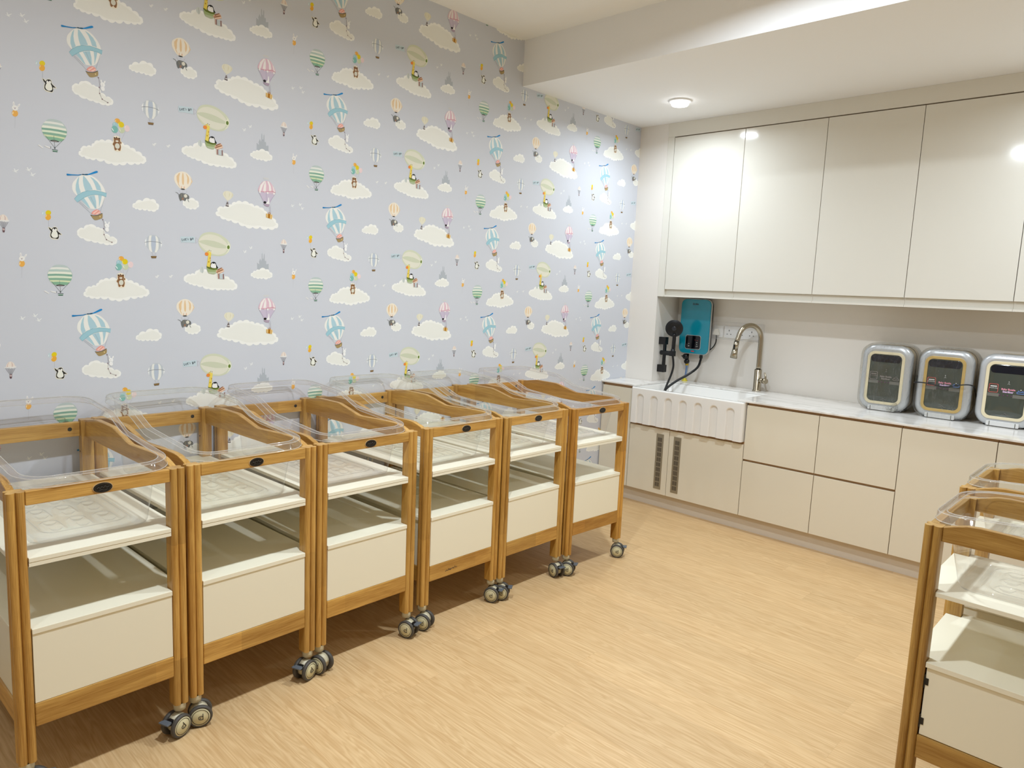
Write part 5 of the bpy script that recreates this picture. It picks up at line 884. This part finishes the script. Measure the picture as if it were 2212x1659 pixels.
mb.box(-.004, .004, -.0215, -.018, .0, .03, M_BLK, Matrix.Translation(e2 + dn2 * .05)); mb.build('pull_down_spray', t)
mb = MB(); h0 = Zv * .080; mb.cyl(h0 + pd * .015, h0 + pd * .058, .0165, M_STEEL, n=24); mb.cyl(h0 + pd * .059, h0 + pd * .088, .0185, M_STEEL, n=24); mb.tube([h0 + pd * .078 + Zv * .008, h0 + pd * .078 + Zv * .035, h0 + pd * .066 + Zv * .058], [.009, .005], M_STEEL, n=10); mb.build('lever', t)

# ---------------------------------------------------------------- sockets under a clear splash cover
M_SOC = mat('white_socket_plastic', (238, 238, 236), .3)
def socket_panel(x0, x1, sockets, label, n):
    t = empty(n, ((x0 + x1) / 2, 0, 1.258), 0, label, 'power socket', 'white power sockets above the worktop'); ox = (x0 + x1) / 2
    mb = MB(); mb.prism(rrect(0, 0, (x1 - x0) / 2, .043, .004), -.011, -.001, M_SOC, axis='y'); mb.build('face_plate', t, bevel=.0012)
    for sx in sockets:
        mb = MB(); X = sx - ox
        for (dx, dz, w_, h_) in ((0, .011, .0030, .0058), (-.0145, -.0155, .0042, .0026), (.0145, -.0155, .0042, .0026)): mb.box(X + dx - w_, X + dx + w_, -.0116, -.0109, dz - h_, dz + h_, M_BLK)
        mb.build('socket_holes', t)
        mb = MB(); mb.box(X + .012, X + .024, -.0138, -.0109, .020, .036, M_SOC); mb.build('switch', t, bevel=.0008)
    return t
socket_panel(.556, .630, [], 'single white power socket with the heater plug in it', 'power_socket')
t0 = [o for o in bpy.data.objects if o.name.startswith('power_socket')][0]
mb = MB(); mb.box(.018, .032, -.0138, -.0109, .018, .036, M_SOC); mb.build('switch', t0, bevel=.0008)
socket_panel(.640, .905, [.678, .767, .853], 'wide white triple power socket behind the faucet', 'triple_power_socket')
t = empty('plug', (.584, -.012, 1.252), 0, 'white three-pin plug in the socket beside the water heater', 'plug')
mb = MB(); mb.prism([(-.024, -.022), (.024, -.022), (.026, -.008), (.011, .026), (-.011, .026), (-.026, -.008)], -.024, -.0005, mat('warm_white_plug', (232, 228, 216), .4), axis='y'); mb.build('plug_body', t, bevel=.004, seg=3)
mb = MB(); mb.tube([(0, -.012, -.020), (.003, -.014, -.045), (.003, -.016, -.075), (-.010, -.016, -.105), (-.030, -.014, -.128), (-.050, -.010, -.142)], .0042, M_BLK, n=8); mb.build('cord', t)
M_CLR = clear_mat('clear_cover_plastic', (254, 254, 254), .04, diff=(240, 239, 240))
mb = MB(); co = rrect(.7395, 1.267, .2035, .0635, .006)
mb.ring(co, rrect(.7395, 1.267, .2015, .0615, .005), -.052, -.0005, M_CLR); mb.prism(co, -.0540, -.0520, M_CLR, axis='y')
mb.box(.538, .941, -.058, -.050, 1.3215, 1.3235, M_CLR); mb.box(.60, .64, -.058, -.054, 1.204, 1.207, M_CLR); mb.box(.80, .84, -.058, -.054, 1.204, 1.207, M_CLR)
tag(mb.build('splash_cover'), 'clear plastic splash cover over the wall sockets', 'socket cover')

# ---------------------------------------------------------------- bottle sterilizers
M_SB = mat('silver_bezel', (200, 203, 206), .3, metal=.35, coat=.3); M_CRM = mat('cream_shell', (216, 198, 160), .35, coat=.2)
M_FRC = mat('cream_window_frame', (232, 220, 186), .3); M_FRG = mat('gold_window_frame', (214, 182, 110), .3, metal=.2)
M_GLS = mat('dark_window_glass', (70, 76, 68), .06, spec=.7); M_NAVY = mat('dark_navy_hood', (10, 16, 30), .08)
M_STR = mat('grey_sticker_band', (112, 110, 102), .5); M_TXA = mat('pink_lettering', (232, 150, 170), .5); M_TXB = mat('lilac_lettering', (226, 196, 232), .5); M_BLU = mat('blue_icon', (110, 150, 226), .5); M_REDI = mat('red_icon', (206, 96, 90), .5); M_WI = mat('white_icon', (232, 232, 230), .5); M_PUR = mat('purple_dots', (96, 48, 84), .5)
M_FADE = mat('faded_lettering', (140, 132, 128), .5)
def sterilizer(cx, label, frame, vivid, rz=0.):
    t = empty('bottle_sterilizer', (cx, -.13, ZK), rz, label, 'bottle sterilizer', 'bottle sterilizers on the worktop')
    mb = MB(); rows = []
    for y, i in ((.095, .030), (.100, .012), (.090, .002), (.02, .0), (-.045, .002), (-.058, .004)):
        yy = y if i != .030 else .103
        rows.append([(a, yy, b) for a, b in rrect(0, .205, .134 - i, .193 - i, .068 - i * .5, 8)])
    mb.grid(rows, M_CRM, True, closed=True); mb.add(rows[0], [tuple(range(len(rows[0])))[::-1]], M_CRM); mb.build('rear_shell', t)
    mb = MB(); mb.ring(rrect(0, .205, .1365, .1955, .07, 8), rrect(0, .205, .130, .189, .066, 8), .018, .024, mat('shell_seam', (96, 84, 66), .5)); mb.build('shell_seam', t)
    mb = MB(); rows = []
    for y, i in ((-.056, .0), (-.062, -.004), (-.078, -.004), (-.090, .004), (-.096, .014), (-.0975, .024)):
        rows.append([(a, y, b) for a, b in rrect(0, .204, .137 - i, .196 - i, .072 - i * .7, 8)])
    mb.grid(rows[::-1], M_SB, True, closed=True)
    rin = [(a, -.0965, b) for a, b in rrect(-.002, .202, .104, .160, .040, 8)]
    mb.grid([rin, rows[-1]], M_SB, True, closed=True); mb.build('bezel', t)
    mb = MB(); o1 = rrect(-.002, .202, .1045, .1605, .040, 8); o2 = rrect(-.002, .202, .0885, .1445, .028, 8); mb.ring(o1, o2, -.1005, -.090, frame); mb.build('window_frame', t, bevel=.001)
    mb = MB(); rows = []
    for i, y in ((0, -.0965), (.006, -.0985), (.03, -.1005), (.06, -.1015)): rows.append([(a, y, b) for a, b in rrect(-.002, .202, .0888 - i, .1448 - i, max(.029 - i * .5, .006), 8)])
    mb.grid(rows, M_GLS, True, closed=True); mb.add(rows[-1], [tuple(range(len(rows[-1])))], M_GLS); gl = mb.build('window', t)
    mb = MB(); mb.prism(rrect(-.002, .320, .0835, .021, .018, 5), -.1014, -.0990, M_NAVY, axis='y', smooth=True); mb.build('window_hood', gl)
    # top control strip and bottom latch bar
    mb = MB(); mb.prism(rrect(0, .386, .070, .0085, .008), -.0945, -.070, mat('pale_control_strip', (212, 214, 220), .3), axis='y')
    for k in (-2, -1, 1, 2): mb.lathe([(.0042, 0), (.0040, .0006), (.0, .0006)], mat('strip_dots', (160, 164, 176), .4), c=(.021 * k, -.0945, .386), axis=(0, -1, 0), n=12)
    mb.build('control_strip', t)
    mb = MB(); mb.prism(rrect(0, .018, .076, .0125, .004), -.112, -.085, mat('pale_latch', (222, 222, 220), .35), axis='y'); mb.box(-.062, -.058, -.1128, -.1118, .006, .030, M_STR); mb.box(.058, .062, -.1128, -.1118, .006, .030, M_STR); mb.box(-.062, .062, -.108, -.088, .0004, .006, M_STR); mb.build('latch_bar', t, bevel=.001)
    mb = MB(); mb.box(-.055, .055, -.05, .05, .398, .4025, M_CRM); mb.box(-.050, .050, -.045, -.030, .4024, .4035, M_BLK); mb.build('top_lid', t, bevel=.001)
    for sx in (-.09, .09):
        for sy in (-.04, .07):
            mb = MB(); mb.cyl((sx, sy, .0004), (sx, sy, .02), .010, M_BLK); mb.build('rubber_foot', t)
    # printed sticker on the glass
    y = -.1020; a, b_, c_ = (M_TXA, M_TXB, M_BLU) if vivid else (M_FADE, M_FADE, M_FADE)
    ri, wi = (M_REDI, M_WI) if vivid else (M_FADE, M_FADE)
    mb = MB(); mb.box(-.088, .084, y + .0006, y + .0026, .168, .186, M_STR)
    o1 = rrect(-.062, .214, .022, .024, .006, 4); o2 = rrect(-.062, .214, .0195, .0215, .005, 4); mb.ring(o1, o2, y - .0004, y + .0004, ri); mb.box(-.077, -.047, y - .0004, y + .0004, .222, .227, wi)
    for k in range(-3, 4): mb.box(-.0008, .0008, -.0004, .0004, -.010, -.003, wi, Matrix.Translation((-.062 + k * .0042, y, .221 - abs(k) * .0006)) @ Matrix.Rotation(-k * .22, 4, 'Y'))
    text(mb, 'Baby Bottle', .0138, a, facing_front(.007, y, .212), bold=.0005); text(mb, 'Sterilizer', .0138, b_, facing_front(.007, y, .198), bold=.0005)
    mb.ring(rrect(.064, .200, .018, .006, .0058, 4), rrect(.064, .200, .0155, .0036, .0034, 4), y - .0004, y + .0004, c_)
    for (dx, dz, r) in ((-.009, .010, .0024), (0, .016, .0028), (.009, .011, .0022), (.003, .006, .0018)): mb.lathe([(r, 0), (r, .0006), (0, .0007)], c_ if dz < .012 else wi, c=(.064 + dx, y, .200 + dz), axis=(0, -1, 0), n=10)
    for k in range(4): mb.lathe([(.0036, 0), (.0034, .0008), (0, .0009)], M_PUR, c=(-.030 + .018 * k, y + .0004, .178), axis=(0, -1, 0), n=10)
    mb.prism([(.004, .252), (.008, .252), (.006, .259)], y, y + .0006, wi, axis='y'); mb.tube([(.001, y, .240), (.006, y, .247), (.011, y, .240)], .0008, wi, n=4, smooth_path=1)
    mb.tube([(-.012, y, .070), (.0, y, .074), (.006, y, .080), (.012, y, .073), (.024, y, .072)], .0007, M_FADE, n=4)
    mb.build('sticker', gl)
    return t
sA = sterilizer(1.824, 'bottle sterilizer in crumpled clear film, leftmost, with faded sticker', M_FRC, False)
sB = sterilizer(2.140, 'bottle sterilizer with gold window frame and black cord across it, middle one', M_FRG, True)
sC = sterilizer(2.447, 'unwrapped bottle sterilizer with cream window frame, rightmost', M_FRC, True)

def film_mat():
    m = bpy.data.materials.new('crumpled_clear_film'); m.use_nodes = True; nt = m.node_tree; L = nt.links.new
    nt.nodes.remove(nt.nodes['Principled BSDF']); out = nt.nodes['Material Output']
    tr = N(nt, 'ShaderNodeBsdfTransparent'); tr.inputs[0].default_value = (.96, .96, .95, 1); gl = N(nt, 'ShaderNodeBsdfGlossy'); gl.inputs['Roughness'].default_value = .12
    tc = N(nt, 'ShaderNodeTexCoord'); mp = N(nt, 'ShaderNodeMapping'); mp.inputs['Scale'].default_value = (1, 1, .45); mp.inputs['Rotation'].default_value = (0, .7, 0); L(tc.outputs['Object'], mp.inputs['Vector'])
    n1 = N(nt, 'ShaderNodeTexNoise'); n1.inputs['Scale'].default_value = 24; n1.inputs['Detail'].default_value = 5; n1.inputs['Distortion'].default_value = 2.5; L(mp.outputs[0], n1.inputs['Vector'])
    bp = N(nt, 'ShaderNodeBump'); bp.inputs['Strength'].default_value = 1.0; bp.inputs['Distance'].default_value = .02; L(n1.outputs['Fac'], bp.inputs['Height']); L(bp.outputs[0], gl.inputs['Normal'])
    fr = rim_gloss(nt, .04, .8, bp.outputs[0], 3)
    mx = N(nt, 'ShaderNodeMixShader'); L(fr.outputs[0], mx.inputs[0]); L(tr.outputs[0], mx.inputs[1]); L(gl.outputs[0], mx.inputs[2]); L(mx.outputs[0], out.inputs['Surface'])
    return m
M_FILM = film_mat()
def film(cx, label, tail):
    mb = MB(); rows = []
    for y, i in ((.112, .06), (.110, .0), (.06, -.004), (.0, -.005), (-.06, -.006), (-.100, -.004), (-.116, .010), (-.1175, .05), (-.1172, .085), (-.1170, .110), (-.1168, .128)):
        row = []
        for a, b in rrect(0, .206, .142 - i, .2035 - i, max(.075 - i * .6, .003), 8):
            q = Vector((a * 14 + cx * 9, y * 14, b * 14)); k = noise.noise(q) * .0035 * (1 if y < .1 else .3); yk = noise.noise(q * 1.3 + Vector((9, 3, 1))) * .0022
            row.append((a * (1 + k * 6), y + min(yk, .0012), max(.0035, b + k)))
        rows.append(row)
    mb.grid(rows, M_FILM, True, closed=True); n = len(rows[-1]); mb.add(rows[-1], [tuple(range(n))], M_FILM)
    if tail:
        pts = [(.070, -.118, .050), (.085, -.122, .030), (.060, -.124, .012), (.030, -.126, .006)]
        mb.tube(pts, [.020, .006], M_FILM, n=7); mb.tube([(.035, -.12, .03), (.060, -.126, .012), (.10, -.124, .022)], [.010, .004], M_FILM, n=6)
    o = mb.build('plastic_wrap', None, (cx, -.13, ZK), 0); tag(o, label, 'plastic wrap', 'clear film on the sterilizers'); return o
film(1.824, 'crumpled clear film knotted at the foot of the leftmost sterilizer', True)
film(2.140, 'tight clear film stretched over the gold-framed sterilizer', False)
# black cord wrapped round the middle sterilizer and its plug
mb = MB(); zc = ZK + .205
mb.tube([(1.988, -.06, zc - .012), (1.985, -.20, zc - .010), (1.998, -.245, zc - .006), (2.03, -.254, zc - .002), (2.08, -.2555, zc - .004), (2.13, -.2555, zc - .012), (2.17, -.2555, zc - .010), (2.22, -.2555, zc + .004), (2.262, -.252, zc + .012), (2.286, -.235, zc + .008), (2.292, -.20, zc - .01), (2.290, -.10, zc - .08), (2.291, -.05, zc - .12)], .0034, M_BLK, n=8)
pc = mb.build('power_cord', sB); pc.location = (-2.140, .13, -ZK)
t = empty('cord_plug', (1.985, -.10, ZK + .19), 0, 'black plug hanging in the gap between the first two sterilizers', 'plug')
mb = MB(); mb.prism(rrect(0, .02, .012, .024, .006), -.03, .01, M_BLK, axis='y'); mb.build('plug_body', t, bevel=.002)
mb = MB(); mb.box(-.004, .004, -.02, -.012, .043, .062, M_BLK); mb.box(-.002, .002, -.006, .002, .043, .07, M_BLK); mb.tube([(0, -.01, 0.0), (0, -.01, -.025), (.002, -.012, -.05)], .0034, M_BLK, n=8); mb.build('prongs', t)
